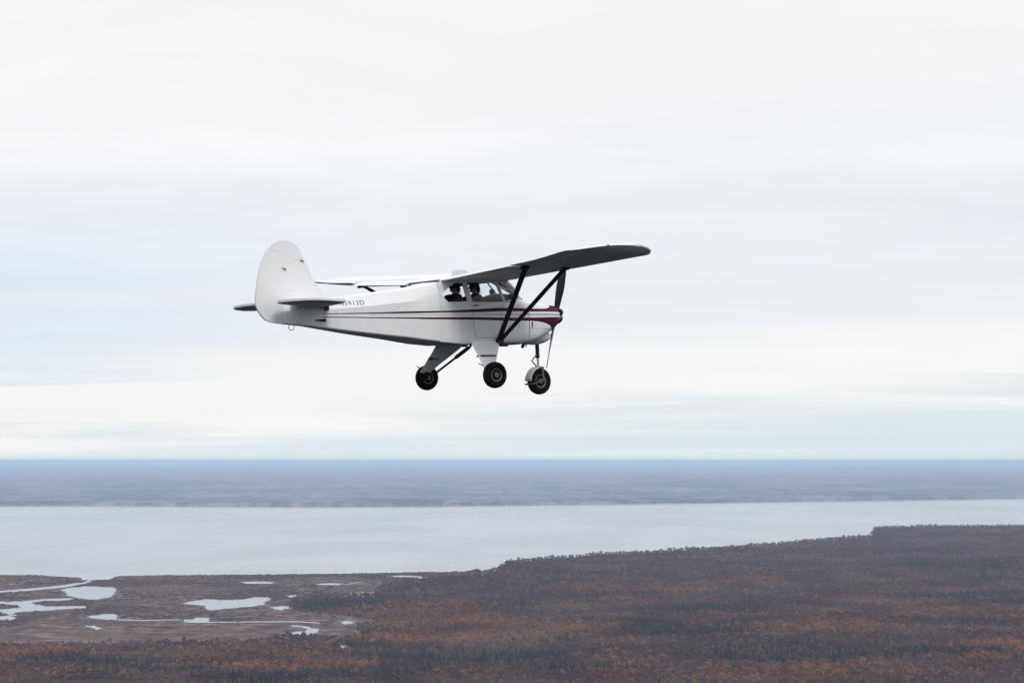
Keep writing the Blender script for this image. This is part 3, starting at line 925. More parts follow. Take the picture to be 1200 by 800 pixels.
def lathe(bm, prof, c, axis='Y', seg=28, scale=(1, 1, 1)):
    """prof: (along the axis, radius)"""
    rings = []
    for a, r in prof:
        ring = []
        for i in range(seg):
            t = 6.28318 * i / seg
            p = (r * math.cos(t), a, r * math.sin(t)) if axis == 'Y' else (a, r * math.cos(t), r * math.sin(t))
            ring.append(bm.verts.new((c[0] + p[0] * scale[0], c[1] + p[1] * scale[1], c[2] + p[2] * scale[2])))
        rings.append(ring)
    for a, b in zip(rings[:-1], rings[1:]):
        for i in range(seg):
            j = (i + 1) % seg
            bm.faces.new((a[i], a[j], b[j], b[i]))
    bm.faces.new(list(reversed(rings[0]))); bm.faces.new(rings[-1])
    return bm


# ---- rear fuselage: flat sides to the crease, canted upper panel, narrow rounded top
AFT = [  # x, bottom, half width, crease z, shoulder half width, shoulder z, top z
    (-5.76, -.160, .030, .020, .020, .17, .185),
    (-5.38, -.186, .110, .052, .050, .215, .238),
    (-4.95, -.238, .185, .083, .090, .255, .278),
    (-4.5, -.292, .265, .120, .150, .305, .332),
    (-4.05, -.340, .340, .163, .215, .360, .391),
    (-3.6, -.386, .415, .215, .290, .415, .452),
    (-3.3, -.424, .465, .262, .370, .462, .500),
    (-3.05, -.452, .512, .300, .455, .520, .552),
]


def aft_ring(s):
    x, zb, w, zc, ws, zs, zt = s
    half = [(0, zb), (w * .6, zb), (w - .018, zb), (w, zb + .018), (w, zb + (zc - zb) * .45), (w, zc), (w + (ws - w) * .5, zc + (zs - zc) * .5), (ws, zs), (ws * .72, zs + (zt - zs) * .66), (ws * .35, zt - (zt - zs) * .06), (0, zt)]
    return [Vector((x, -y, z)) for y, z in half] + [Vector((x, y, z)) for y, z in reversed(half[1:-1])]
V, F = loft([aft_ring(s) for s in AFT], True, True, True)
fus = part_bm('fuselage', fix(V, F), livery, smooth=24)


def aft_y(x, z):
    for a, b in zip(AFT[:-1], AFT[1:]):
        if a[0] <= x <= b[0]:
            t = (x - a[0]) / (b[0] - a[0])
            _, zb, w, zc, ws, zs, zt = [p + (q - p) * t for p, q in zip(a, b)]
            return w if z <= zc else w + (ws - w) * (z - zc) / (zs - zc)
    return 0.5

# ---- cabin sides: skin with two window openings each
ZK = .20                                   # the side stands upright to here, then leans in


def cab_y(z): return .527 if z <= ZK else .527 - .045 * (z - ZK) / .38
REAR_W = [(-3.005, .335), (-2.845, .462), (-2.70, .545), (-2.545, .545), (-2.472, .232), (-2.88, .214)]
FRONT_W = [(-2.452, .555), (-1.852, .560), (-1.722, .236), (-2.372, .222)]


def side_panel(sgn):
    bm = bmesh.new()
    outer = [(-3.05, ZK), (-3.05, .52), (-2.98, .600), (-1.815, .600), (-1.672, ZK)]
    loops, edges = [outer, REAR_W, FRONT_W], []
    for lp in loops:
        vs = [bm.verts.new((x, sgn * cab_y(z), z)) for x, z in lp]
        edges += [bm.edges.new((vs[i], vs[(i + 1) % len(vs)])) for i in range(len(vs))]
    bmesh.ops.triangle_fill(bm, edges=edges, use_beauty=True)
    # drop the faces that filled the openings
    def hit(c):
        for lp in (REAR_W, FRONT_W):
            if inside(lp, np.array([c.x]), np.array([c.z]))[0]: return True
        return False
    kill = [f for f in bm.faces if hit(f.calc_center_median())]
    bmesh.ops.delete(bm, geom=kill, context='FACES_ONLY')
    vs = [bm.verts.new(p) for p in ((-3.05, sgn * .512, -.452), (-2.6, sgn * .522, -.487), (-1.76, sgn * .527, -.478), (-1.76, sgn * .527, ZK), (-2.6, sgn * .527, ZK), (-3.05, sgn * .527, ZK))]
    bm.faces.new((vs[0], vs[1], vs[4], vs[5])); bm.faces.new((vs[1], vs[2], vs[3], vs[4]))
    bmesh.ops.remove_doubles(bm, verts=bm.verts, dist=1e-4)
    o = part_bm('cabin_side', bm, [livery, cabin_m], smooth=None)
    sm = o.modifiers.new('skin', 'SOLIDIFY'); sm.thickness = .018; sm.offset = -1; sm.material_offset = 1
    if sgn < 0:
        # make sure the skin thickens inwards
        pass
    for p in o.data.polygons:
        pass
    if sum(p.normal.y * sgn for p in o.data.polygons) < 0: o.data.flip_normals()
    return o


def rim(name, lp, sgn, m, parent, wd=.014, out=.004):
    """a flat frame strip round an opening"""
    bm = bmesh.new(); n = len(lp)
    cx_, cz_ = sum(p[0] for p in lp) / n, sum(p[1] for p in lp) / n
    rings = []
    for grow, y in ((0.0, -.012), (0.0, out), (wd, out), (wd, -.002)):
        ring = []
        for x, z in lp:
            d_ = Vector((x - cx_, z - cz_)); d_ = d_.normalized() * grow
            xx, zz_ = x + d_.x, z + d_.y
            ring.append(bm.verts.new((xx, sgn * (cab_y(zz_) + y), zz_)))
        rings.append(ring)
    for a, b in zip(rings[:-1], rings[1:]):
        for i in range(n):
            j = (i + 1) % n
            bm.faces.new((a[i], a[j], b[j], b[i]))
    o = mesh_bm(name, bm, m, parent, None)
    return o

for sgn in (-1, 1):
    side_panel(sgn)
    for lp, nm in ((REAR_W, 'rear_window'), (FRONT_W, 'door_window')):
        pane = part(nm, [(x, sgn * (cab_y(z) - .006), z) for x, z in lp], [tuple(range(len(lp)))], glass_m, smooth=None)
        rim('window_frame', lp, sgn, white_m, pane)
    # door: outline seam and handle
    bm = bmesh.new()
    seam = [(-2.415, .585), (-2.395, .20), (-2.35, -.20), (-2.30, -.39), (-1.80, -.385), (-1.77, .0), (-1.73, .19)]
    for (x0, z0), (x1, z1) in zip(seam[:-1], seam[1:]):
        tube(bm, (x0, sgn * (cab_y(z0) + .001), z0), (x1, sgn * (cab_y(z1) + .0005), z1), .0022, seg=6)
    dr = part_bm('door_seam', bm, steel_m)
    bm = bmesh.new(); box(bm, (-2.31, sgn * .537, .165), (.10, .022, .018))
    part_bm('door_handle', bm, steel_m)
bm = bmesh.new()
vs = [(-3.05, -.51, -.452), (-3.05, .51, -.452), (-2.6, .52, -.4865), (-2.6, -.52, -.4865), (-1.76, -.526, -.478), (-1.76, .526, -.478)]
b = [bm.verts.new(v) for v in vs]
bm.faces.new((b[0], b[1], b[2], b[3])); bm.faces.new((b[3], b[2], b[5], b[4]))
o = part_bm('belly', bm, livery, smooth=None)
o.modifiers.new('skin', 'SOLIDIFY').thickness = .012
bm = bmesh.new(); box(bm, (-2.4, 0, -.40), (1.28, .99, .012)); part_bm('cabin_floor', bm, cabin_m, smooth=None)
bm = bmesh.new(); box(bm, (-3.035, 0, .06), (.02, .98, .90)); part_bm('rear_bulkhead', bm, cabin_m, smooth=None)

# ---- cowling: rounded-box sections shrinking to the nose
COWL = [  # x, half width, bottom, top, squareness, lean
    (-1.76, .527, -.478, .235, 12, 0), (-1.60, .525, -.488, .262, 10, 0), (-1.40, .516, -.492, .288, 8, 0), (-1.2, .500, -.490, .300, 6, 0),
    (-1.0, .478, -.468, .288, 4.8, 0), (-.82, .456, -.428, .262, 4.0, .05), (-.66, .432, -.386, .240, 3.4, .15), (-.52, .402, -.350, .228, 3.0, .3),
    (-.42, .368, -.318, .222, 2.8, .42), (-.34, .325, -.284, .219, 2.6, .5), (-.275, .27, -.250, .214, 2.5, .5), (-.22, .20, -.20, .200, 2.4, .5), (-.19, .13, -.14, .160, 2.3, .5), (-.175, .06, -.07, .09, 2.2, .5)]


def sgp(v, e): return math.copysign(abs(v) ** e, v)


def cowl_ring(s, n=48):
    x, w, zb, zt, q, lean = s
    zc, hz = (zb + zt) / 2, (zt - zb) / 2
    r = []
    for i in range(n):
        t = 6.28318 * (i + .5) / n
        y, z = w * sgp(math.cos(t), 2 / q), zc + hz * sgp(math.sin(t), 2 / q)
        r.append(Vector((x - lean * max(0, -z - .02), y, z)))
    return r


def cowl_y(x, z):
    for a, b in zip(COWL[:-1], COWL[1:]):
        if a[0] <= x <= b[0]:
            t = (x - a[0]) / (b[0] - a[0]); _, w, zb, zt, q, _ = [p + (s - p) * t for p, s in zip(a, b)]
            zc, hz = (zb + zt) / 2, (zt - zb) / 2
            return w * max(0, 1 - abs((z - zc) / hz) ** q) ** (1 / q)
    return 0.1
V, F = loft([cowl_ring(s) for s in COWL], True, False, True)
cowl = part_bm('cowling', fix(V, F), livery, smooth=50)
for sgn in (-1, 1):
    bm = bmesh.new()
    for i in range(12):                                       # seam of the cowl door
        z0, z1 = -.40 + .055 * i, -.40 + .055 * (i + 1)
        if z1 > .235: break
        tube(bm, (-1.14, sgn * (cowl_y(-1.14, z0) + .001), z0), (-1.14, sgn * (cowl_y(-1.14, z1) + .001), z1), .004, seg=5)
    for i in range(8):
        xa, xb = -1.14 + .085 * i, -1.14 + .085 * (i + 1)
        tube(bm, (xa, sgn * (cowl_y(xa, -.215) + .0005), -.215), (xb, sgn * (cowl_y(xb, -.215) + .0005), -.215), .002, seg=5)
    mesh_bm('cowl_seam', bm, steel_m, cowl, 40)
    bm = bmesh.new(); tube(bm, (-1.07, sgn * (cowl_y(-1.07, -.1) + .002), -.10), (-1.07, sgn * (cowl_y(-1.07, -.2) + .002), -.205), .012, .008, 8)
    mesh_bm('latch', bm, black_m, cowl, 40)
    bm = bmesh.new()                                          # cooling air intake beside the spinner
    lathe(bm, [(-.262, .092), (-.240, .098), (-.218, .090), (-.230, .06), (-.25, .02)], (0, sgn * .19, .085), 'X', 20, (1, 1.15, .72))
    mesh_bm('air_intake', bm, black_m, cowl, 40)
bm = bmesh.new()                                              # bulging scoop under the nose
bmesh.ops.create_uvsphere(bm, u_segments=28, v_segments=16, radius=1)
for v in bm.verts:
    x = v.co.x
    v.co = Vector((-.62 + x * .30 + .03 * v.co.z, v.co.y * .20, -.350 + v.co.z * .135 * (1 - .15 * x)))
part_bm('chin_scoop', bm, white_m, smooth=180)
bm = bmesh.new(); box(bm, (-.36, -.03, -.315), (.05, .10, .05)); bmesh.ops.bevel(bm, geom=bm.edges[:], offset=.012, segments=2, affect='EDGES'); part_bm('scoop_lip', bm, black_m)
bm = bmesh.new()
tube(bm, (-1.02, -.20, -.44), (-1.10, -.22, -.535), .028, seg=12); part_bm('exhaust_pipe', bm, black_m)
bm = bmesh.new()
tube(bm, (-1.46, -.30, -.47), (-1.50, -.30, -.525), .018, .008, 8); tube(bm, (-.90, -.1, -.44), (-.93, -.1, -.53), .02, .006, 8); part_bm('drain', bm, black_m)
bm = bmesh.new(); box(bm, (-1.64, -.40, -.505), (.16, .10, .05)); bmesh.ops.bevel(bm, geom=bm.edges[:], offset=.015, segments=2, affect='EDGES'); part_bm('gascolator_cover', bm, black_m)

# ---- windshield: a wrapped sheet from the door posts round the nose of the cabin
RAIL_B = [(-1.690, .522, .232), (-1.50, .48, .272), (-1.28, .38, .300), (-1.10, .22, .306), (-1.03, 0, .308)]
RAIL_T = [(-1.835, .486, .595), (-1.68, .44, .610), (-1.50, .34, .622), (-1.37, .19, .630), (-1.33, 0, .634)]


def rail(r):
    full = [(x, -y, z) for x, y, z in r] + [(x, y, z) for x, y, z in reversed(r[:-1])]
    return [Vector(p) for p in full]
lo, hi = rail(RAIL_B), rail(RAIL_T)
rings = []
for j in range(5):
    t = j / 4
    rings.append([a.lerp(b_, t) + Vector((.035 * math.sin(math.pi * t), 0, .02 * math.sin(math.pi * t))) for a, b_ in zip(lo, hi)])
V, F = loft(rings, False, False, False)
ws = part('windshield', V, F, screen_m, smooth=180)
bm = bmesh.new()
for r in (lo, hi):
    for a, b_ in zip(r[:-1], r[1:]): tube(bm, a, b_, .011, seg=6)
for e in (0, -1): tube(bm, lo[e], hi[e], .020, seg=8)
mesh_bm('windshield_frame', bm, white_m, ws, 60)
bm = bmesh.new()
for s in (-1, 1): tube(bm, (-1.62, s * .06, .60), (-1.13, s * .30, .29), .012, seg=8)
part_bm('windshield_brace', bm, black_m)

# ---- cabin fittings
bm = bmesh.new()
box(bm, (-1.52, 0, .235), (.03, .98, .28)); part_bm('instrument_panel', bm, black_m, smooth=None)
bm = bmesh.new()
V = []; n = 10
top = [(-1.80, .268), (-1.68, .345), (-1.50, .405), (-1.28, .395), (-1.12, .318)]
ring = []
for x, z in top:
    w = .49 if x < -1.6 else (.46 if x < -1.4 else (.33 if x < -1.2 else .18))
    ring.append([bm.verts.new((x, w * (2 * i / n - 1), z - (z - .262) * .85 * abs(2 * i / n - 1) ** 4)) for i in range(n + 1)])
for a, b_ in zip(ring[:-1], ring[1:]):
    for i in range(n): bm.faces.new((a[i], a[i + 1], b_[i + 1], b_[i]))
part_bm('glare_shield', bm, black_m)
bm = bmesh.new(); box(bm, (-1.42, .20, .455), (.09, .085, .10)); bmesh.ops.bevel(bm, geom=bm.edges[:], offset=.02, segments=2, affect='EDGES')
tube(bm, (-1.42, .20, .36), (-1.42, .20, .42), .02, seg=8); part_bm('compass', bm, black_m)
for y in (-.24, .24):
    bm = bmesh.new()
    tube(bm, (-1.53, y, .16), (-1.74, y, .20), .014, seg=8)
    for s in (-1, 1): tube(bm, (-1.74, y, .19), (-1.755, y + s * .13, .21), .014, seg=8); tube(bm, (-1.755, y + s * .13, .20), (-1.735, y + s * .155, .30), .016, seg=8)
    part_bm('control_yoke', bm, black_m)
    st = place(bpy.data.objects.new('front_seat', None)); COL.objects.link(st); st.parent = plane; place(st)
    bm = bmesh.new(); box(bm, (-2.0, y, -.24), (.46, .42, .12)); bmesh.ops.bevel(bm, geom=bm.edges[:], offset=.03, segments=2, affect='EDGES'); mesh_bm('seat_cushion', bm, seat_m, st, 40)
    bm = bmesh.new(); box(bm, (-2.30, y, .05), (.10, .41, .56), Matrix.Rotation(R(-12), 4, 'Y')); bmesh.ops.bevel(bm, geom=bm.edges[:], offset=.03, segments=2, affect='EDGES'); mesh_bm('seat_back', bm, seat_m, st, 40)
bm = bmesh.new(); box(bm, (-2.74, 0, -.22), (.46, .92, .14)); bmesh.ops.bevel(bm, geom=bm.edges[:], offset=.03, segments=2, affect='EDGES')
rs = part_bm('rear_bench', bm, seat_m)
bm = bmesh.new(); box(bm, (-2.97, 0, .09), (.10, .92, .58), Matrix.Rotation(R(-8), 4, 'Y')); bmesh.ops.bevel(bm, geom=bm.edges[:], offset=.03, segments=2, affect='EDGES'); mesh_bm('bench_back', bm, seat_m, rs, 40)
bm = bmesh.new(); box(bm, (-2.40, 0, .585), (1.24, .93, .012)); part_bm('headlining', bm, cabin_m, smooth=None)

# ---- wings
XLE, XTE = -1.385, -2.985
FOIL_T = [(0, .30), (.0125, .56), (.05, .80), (.10, .96), (.20, 1.12), (.30, 1.16), (.42, 1.10), (.55, .96), (.68, .76), (.80, .52), (.90, .28), (1.0, .045)]
FOIL_B = [(0, .30), (.0125, .13), (.05, .045), (.12, .008), (.25, .0), (.45, .0), (.65, .0), (.80, .0), (1.0, .0)]


def interp(tab, u):
    for (a, p), (b, q) in zip(tab[:-1], tab[1:]):
        if u <= b + 1e-9: return p + (q - p) * (u - a) / (b - a)
    return tab[-1][1]


def le_te(y):
    a, b = XLE, XTE
    if y > 3.86: a = XLE - .46 * (1 - math.sqrt(max(0, 1 - ((y - 3.86) / .413) ** 2)))
    if y > 3.68: b = XTE + 1.08 * (1 - math.sqrt(max(0, 1 - ((y - 3.68) / .593) ** 2)))
    return a, b


def zbot(x, y):
    """height of the flat underside: dihedral plus washout"""
    zl, zt_ = .600 + .0430 * y, .545 + .0575 * y
    c = (XLE - x) / (XLE - XTE)
    z = zl + (zt_ - zl) * c
    if y > 2.9: z += .085 * ((y - 2.9) / 1.37) ** 1.5 * c
    if y > 3.96: z += .075 * ((y - 3.96) / .31) ** 1.8          # the bow sweeps up at the tip
    return z


def foil_ring(y, sgn, u0=0.0, u1=1.0, defl=0.0, n=14):
    """section of the wing between the fractions u0 and u1 of the full chord, rotated by DEFL about its front edge"""
    a, b = le_te(y)
    full = XLE - XTE
    th = .186 * (1 if y < 3.62 else max(.22, math.sqrt(max(0, 1 - ((y - 3.62) / .665) ** 2.0))))
    xa, xb = max(min(XLE - u0 * full, a), b), min(max(XLE - u1 * full, b), a)
    if xa - xb < .004: xb = xa - .004
    us = [(1 - math.cos(math.pi * i / n)) / 2 if u0 == 0 else i / n for i in range(n + 1)]
    up, dn = [], []
    for u in us:
        x = xa - u * (xa - xb)
        c = (a - x) / max(a - b, 1e-6)
        c = min(1, max(0, c))
        z0 = zbot(x, y)
        sag = -.0022 * (1 - abs(math.cos(math.pi * y / .30))) if .05 < c < .95 else 0
        up.append([x, z0 + th * interp(FOIL_T, c) * .86 + sag])
        dn.append([x, z0 + th * interp(FOIL_B, c) * .86 - sag])
    if u0 > 0:                                              # rounded front edge of a hinged surface
        m = (up[0][1] + dn[0][1]) / 2; up[0][1] = m + (up[0][1] - m) * .6; dn[0][1] = m - (m - dn[0][1]) * .6
    ring = dn + list(reversed(up))
    if defl:
        hx, hz_ = xa, (up[0][1] + dn[0][1]) / 2
        cs, sn = math.cos(defl), math.sin(defl)
        ring = [[hx + (x - hx) * cs - (z - hz_) * sn, hz_ + (x - hx) * sn + (z - hz_) * cs] for x, z in ring]
    return [Vector((x, sgn * y, z)) for x, z in ring]


def surface(name, ys, sgn, u0, u1, m, parent=None, defl=0.0):
    V, F = loft([foil_ring(y, sgn, u0, u1, defl) for y in ys], True, True, True)
    bm = fix(V, F)
    return part_bm(name, bm, m, parent or plane, 32)

HU = .795                                                    # hinge line of flap and aileron
F0, F1, A0, A1 = .62, 2.36, 2.40, 3.86


def frange(a, b, s):
    n = max(1, int(round((b - a) / s))); return [a + (b - a) * i / n for i in range(n + 1)]
for sgn in (-1, 1):
    nm = 'wing'
    # one mesh: full chord at the root and tip, cut back ahead of flap and aileron
    ys = frange(.30, F0 - .012, .075) + frange(F0 - .008, A1 + .008, .075) + frange(A1 + .012, 4.270, .016) 
    def cut(y): return HU - .008 if F0 - .010 < y < A1 + .010 else 1.0
    V, F = loft([foil_ring(y, sgn, 0, cut(y)) for y in ys], True, True, True)
    wing = part_bm('wing', fix(V, F), white_m, smooth=32)
    V, F = loft([foil_ring(y, sgn, HU, 1.0, R(1.0) if sgn < 0 else R(3.0)) for y in frange(F0, F1, .10)], True, True, True)
    mesh_bm('flap', fix(V, F), white_m, wing, 32)
    V, F = loft([foil_ring(y, sgn, HU, 1.0, R(-1.5) if sgn < 0 else R(-6.0)) for y in frange(A0, A1, .07)], True, True, True)
    mesh_bm('aileron', fix(V, F), white_m, wing, 32)
    bm = bmesh.new()
    for yy in (2.44,):                                       # aileron horn hanging under the wing
        z0 = zbot(-2.62, yy)
        box(bm, (-2.70, sgn * yy, z0 - .022), (.15, .028, .05)); box(bm, (-2.77, sgn * yy, z0 - .042), (.06, .036, .034))
    bmesh.ops.bevel(bm, geom=bm.edges[:], offset=.005, segments=1, affect='EDGES')
    mesh_bm('aileron_horn', bm, strut_m, wing, 40)
    bm = bmesh.new()                                         # navigation light on the bow
    lx, ly = -2.42, 4.19
    lathe(bm, [(-.035, .004), (-.02, .011), (.0, .015), (.02, .011), (.035, .004)], (lx, sgn * ly, zbot(lx, ly) + .012), 'X', 12)
    mesh_bm('navigation_light', bm, green_m if sgn < 0 else red_m, wing, 180)
    # struts: streamlined bars meeting at the lower longeron
    foot = Vector((-1.82, sgn * .535, -.415))
    for nm, x_, yy, z_ in (('front_strut', -1.825, 2.42, None), ('rear_strut', -2.70, 2.48, None)):
        top_ = Vector((x_, sgn * yy, zbot(x_, yy) + .01))
        f_ = foot + Vector((-.02 if nm == 'rear_strut' else .03, 0, 0))
        bm = bmesh.new(); tube(bm, f_, top_, .052, seg=14, flat=.42, flat_dir=(1, 0, 0))
        so = part_bm(nm, bm, strut_m, smooth=60)
        bm = bmesh.new(); box(bm, top_ + Vector((0, -sgn * .04, -.03)), (.13, .12, .06)); bmesh.ops.bevel(bm, geom=bm.edges[:], offset=.02, segments=2, affect='EDGES'); mesh_bm('strut_fitting', bm, strut_m, so, 60)
    bm = bmesh.new(); box(bm, foot + Vector((0, 0, -.03)), (.17, .05, .12)); bmesh.ops.bevel(bm, geom=bm.edges[:], offset=.02, segments=2, affect='EDGES'); part_bm('strut_foot', bm, strut_m)
# cabin roof: the same section carried across between the wings
V, F = loft([foil_ring(abs(y), 1 if y >= 0 else -1) for y in (-.302, -.15, -.001)] + [foil_ring(y, 1) for y in (.15, .302)], True, True, True)
roof = part_bm('cabin_roof', fix(V, F), white_m, smooth=32)
bm = bmesh.new()
V = [(-2.02, .010, .745), (-2.42, .010, .690), (-2.40, .006, .800), (-2.16, .006, .815), (-2.02, -.010, .745), (-2.42, -.010, .690), (-2.40, -.006, .800), (-2.16, -.006, .815)]
part('antenna', V, [(0, 1, 2, 3), (7, 6, 5, 4), (0, 3, 7, 4), (3, 2, 6, 7), (2, 1, 5, 6)], guard_m)

# ---- tail
FIN = [(-5.757, 1.188), (-5.66, 1.186), (-5.54, 1.150), (-5.45, 1.06), (-5.37, .924), (-5.29, .76), (-5.231, .65), (-5.107, .445), (-4.96, .285), (-4.98, .24), (-5.38, .18), (-5.757, .15)]
RUD = [(-5.758, 1.188), (-5.86, 1.17), (-5.96, 1.11), (-6.045, 1.027), (-6.10, .93), (-6.142, .819), (-6.208, .585), (-6.252, .312), (-6.255, .20), (-6.248, .121), (-6.203, .026), (-6.14, -.05), (-6.067, -.105), (-5.95, -.138), (-5.80, -.155), (-5.758, -.155)]


def rounded(prof, sub=5, keep=50):
    """a closed outline refined by a spline, true corners kept"""
    out = []; n = len(prof)
    P_ = [Vector(p) for p in prof]
    def sharp(i):
        a, b = (P_[i] - P_[i - 1]), (P_[(i + 1) % n] - P_[i])
        return a.angle(b) > R(keep)
    for i in range(n):
        p1, p2 = P_[i], P_[(i + 1) % n]
        p0 = p1 if sharp(i) else P_[i - 1]
        p3 = p2 if sharp((i + 1) % n) else P_[(i + 2) % n]
        out.append(p1)
        if (p2 - p1).length < .06: continue
        for q in range(1, sub):
            t = q / sub
            out.append(.5 * ((2 * p1) + (p2 - p0) * t + (2 * p0 - 5 * p1 + 4 * p2 - p3) * t * t + (3 * p1 - p0 - 3 * p2 + p3) * t ** 3))
    return [tuple(p) for p in out]


def blade(name, prof, t, m, parent=None, bev=.012):
    """a flat-tube tail surface in the x-z plane with rounded edges, thickest inside"""
    bm = bmesh.new()
    prof = rounded(prof)
    vs = [bm.verts.new((x, 0, z)) for x, z in prof]
    f = bm.faces.new(vs)
    r = bmesh.ops.inset_region(bm, faces=[f], thickness=.03, depth=0)
    inner = set(v for fc in bm.faces if fc.is_valid and len(fc.verts) == len(prof) for v in fc.verts)
    for v in bm.verts: v.co.y = -t / 2 if v in inner else -t * .25
    g_ = bmesh.ops.duplicate(bm, geom=bm.faces[:] + bm.edges[:] + bm.verts[:])
    for e in g_['geom']:
        if isinstance(e, bmesh.types.BMVert): e.co.y = -e.co.y
    be = [e for e in bm.edges if e.is_boundary]
    bmesh.ops.bridge_loops(bm, edges=be)
    bmesh.ops.triangulate(bm, faces=[q for q in bm.faces if len(q.verts) > 4])
    return part_bm(name, bm, m, parent or plane, 50)
blade('fin', FIN, .040, white_m)
rud = blade('rudder', RUD, .040, white_m)
bm = bmesh.new(); tube(bm, (-5.765, 0, -.165), (-5.765, 0, .20), .020, seg=10); part_bm('tail_post', bm, white_m)
for x, z in ((-5.74, .735), (-5.41, .875)):
    bm = bmesh.new(); tube(bm, (x - .03, -.03, z + .008), (x + .03, -.034, z - .008), .008, seg=8); tube(bm, (x, -.03, z), (x + .02, -.045, z - .03), .005, seg=6)
    part_bm('brace_fitting', bm, steel_m)
STAB = [(-5.02, .06), (-5.05, .25), (-5.13, .60), (-5.24, .95), (-5.34, 1.20), (-5.44, 1.38), (-5.54, 1.47), (-5.655, 1.50), (-5.655, .06)]
ELEV = [(-5.658, 1.50), (-5.76, 1.485), (-5.87, 1.41), (-5.97, 1.26), (-6.04, 1.02), (-6.08, .70), (-6.08, .45), (-6.03, .30), (-5.90, .20), (-5.658, .17)]


def tail_plane(name, prof, sgn, t, m, z, hinge=None, defl=0.0):
    bm = bmesh.new()
    prof = rounded(prof)
    vs = [bm.verts.new((x, sgn * y, 0)) for x, y in prof]
    f = bm.faces.new(vs)
    bmesh.ops.inset_region(bm, faces=[f], thickness=.10, depth=0)
    inner = set(v for fc in bm.faces if len(fc.verts) == len(prof) for v in fc.verts)
    for v in bm.verts: v.co.z = t / 2 if v in inner else t * .13
    g_ = bmesh.ops.duplicate(bm, geom=bm.faces[:] + bm.edges[:] + bm.verts[:])
    for e in g_['geom']:
        if isinstance(e, bmesh.types.BMVert): e.co.z = -e.co.z
    bmesh.ops.bridge_loops(bm, edges=[e for e in bm.edges if e.is_boundary])
    bmesh.ops.triangulate(bm, faces=[q for q in bm.faces if len(q.verts) > 4])
    for v in bm.verts:
        if hinge is not None:
            dx = v.co.x - hinge; v.co.z += -dx * math.tan(defl)
        v.co.z += z
    return part_bm(name, bm, m, plane, 50)
for sgn in (-1, 1):
    tail_plane('stabilizer', STAB, sgn, .038, white_m, .150)
    tail_plane('elevator', ELEV, sgn, .034, white_m, .150, -5.66, R(4.0))
    bm = bmesh.new(); box(bm, (-5.06, sgn * .205, .105), (.075, .05, .09)); bmesh.ops.bevel(bm, geom=bm.edges[:], offset=.012, segments=1, affect='EDGES'); part_bm('trim_screw_housing', bm, black_m)
    bm = bmesh.new(); tube(bm, (-5.25, sgn * (aft_y(-5.25, -.09) + .015), -.095), (-5.07, sgn * (aft_y(-5.07, -.09) + .012), -.095), .008, .026, 10); part_bm('cable_fairing', bm, black_m)
bm = bmesh.new()                                            # tie-down ring under the tail post
cx_, cz_ = -5.62, -.205
for i in range(14):
    a0, a1 = 6.28318 * i / 14, 6.28318 * (i + 1) / 14
    tube(bm, (cx_ + .05 * math.cos(a0), -.02, cz_ + .05 * math.sin(a0)), (cx_ + .05 * math.cos(a1), -.02, cz_ + .05 * math.sin(a1)), .006, seg=5)
part_bm('tie_down_ring', bm, steel_m)

# ---- registration painted on both canted upper panels
tc_ = bpy.data.curves.new('registration', 'FONT'); tc_.body = 'N5913D'; tc_.size = 1.0; tc_.space_character = 1.12; tc_.resolution_u = 4
to = bpy.data.objects.new('registration', tc_); COL.objects.link(to)
bpy.context.view_layer.update()
tme = bpy.data.meshes.new_from_object(to.evaluated_get(bpy.context.evaluated_depsgraph_get()))
COL.objects.unlink(to); bpy.data.objects.remove(to)
tw = [v.co.copy() for v in tme.vertices]
mnx, mxx = min(v.x for v in tw), max(v.x for v in tw); mny, mxy = min(v.y for v in tw), max(v.y for v in tw)
for sgn in (-1, 1):
    m2 = tme.copy(); m2.name = 'registration_number'
    for v, c in zip(m2.vertices, tw):
        a, b_ = (c.x - mnx) / (mxx - mnx), (c.y - mny) / (mxy - mny)
        x = -4.80 + .43 * a if sgn < 0 else -4.37 - .43 * a
        z = .150 + .075 * b_ + .03 * ((x + 4.8) / .43) * .4
        v.co = (x, sgn * (aft_y(x, z) + .003), z)
    m2.materials.clear(); m2.materials.append(print_m)
    place(link_mesh('registration_number', m2, None, plane))

bm = bmesh.new()                                            # fairing from the rear fuselage up to the wing
ra = [bm.verts.new((-3.052, y, z)) for y, z in ((-.475, .49), (-.455, .521), (-.33, .541), (-.16, .551), (0, .553), (.16, .551), (.33, .541), (.455, .521), (.475, .49))]
rb = [bm.verts.new((-2.90, y, z)) for y, z in ((-.484, .55), (-.47, .592), (-.33, .606), (-.16, .612), (0, .613), (.16, .612), (.33, .606), (.47, .592), (.484, .55))]
for i in range(8): bm.faces.new((ra[i], ra[i + 1], rb[i + 1], rb[i]))
part_bm('wing_fairing', bm, white_m, smooth=60)

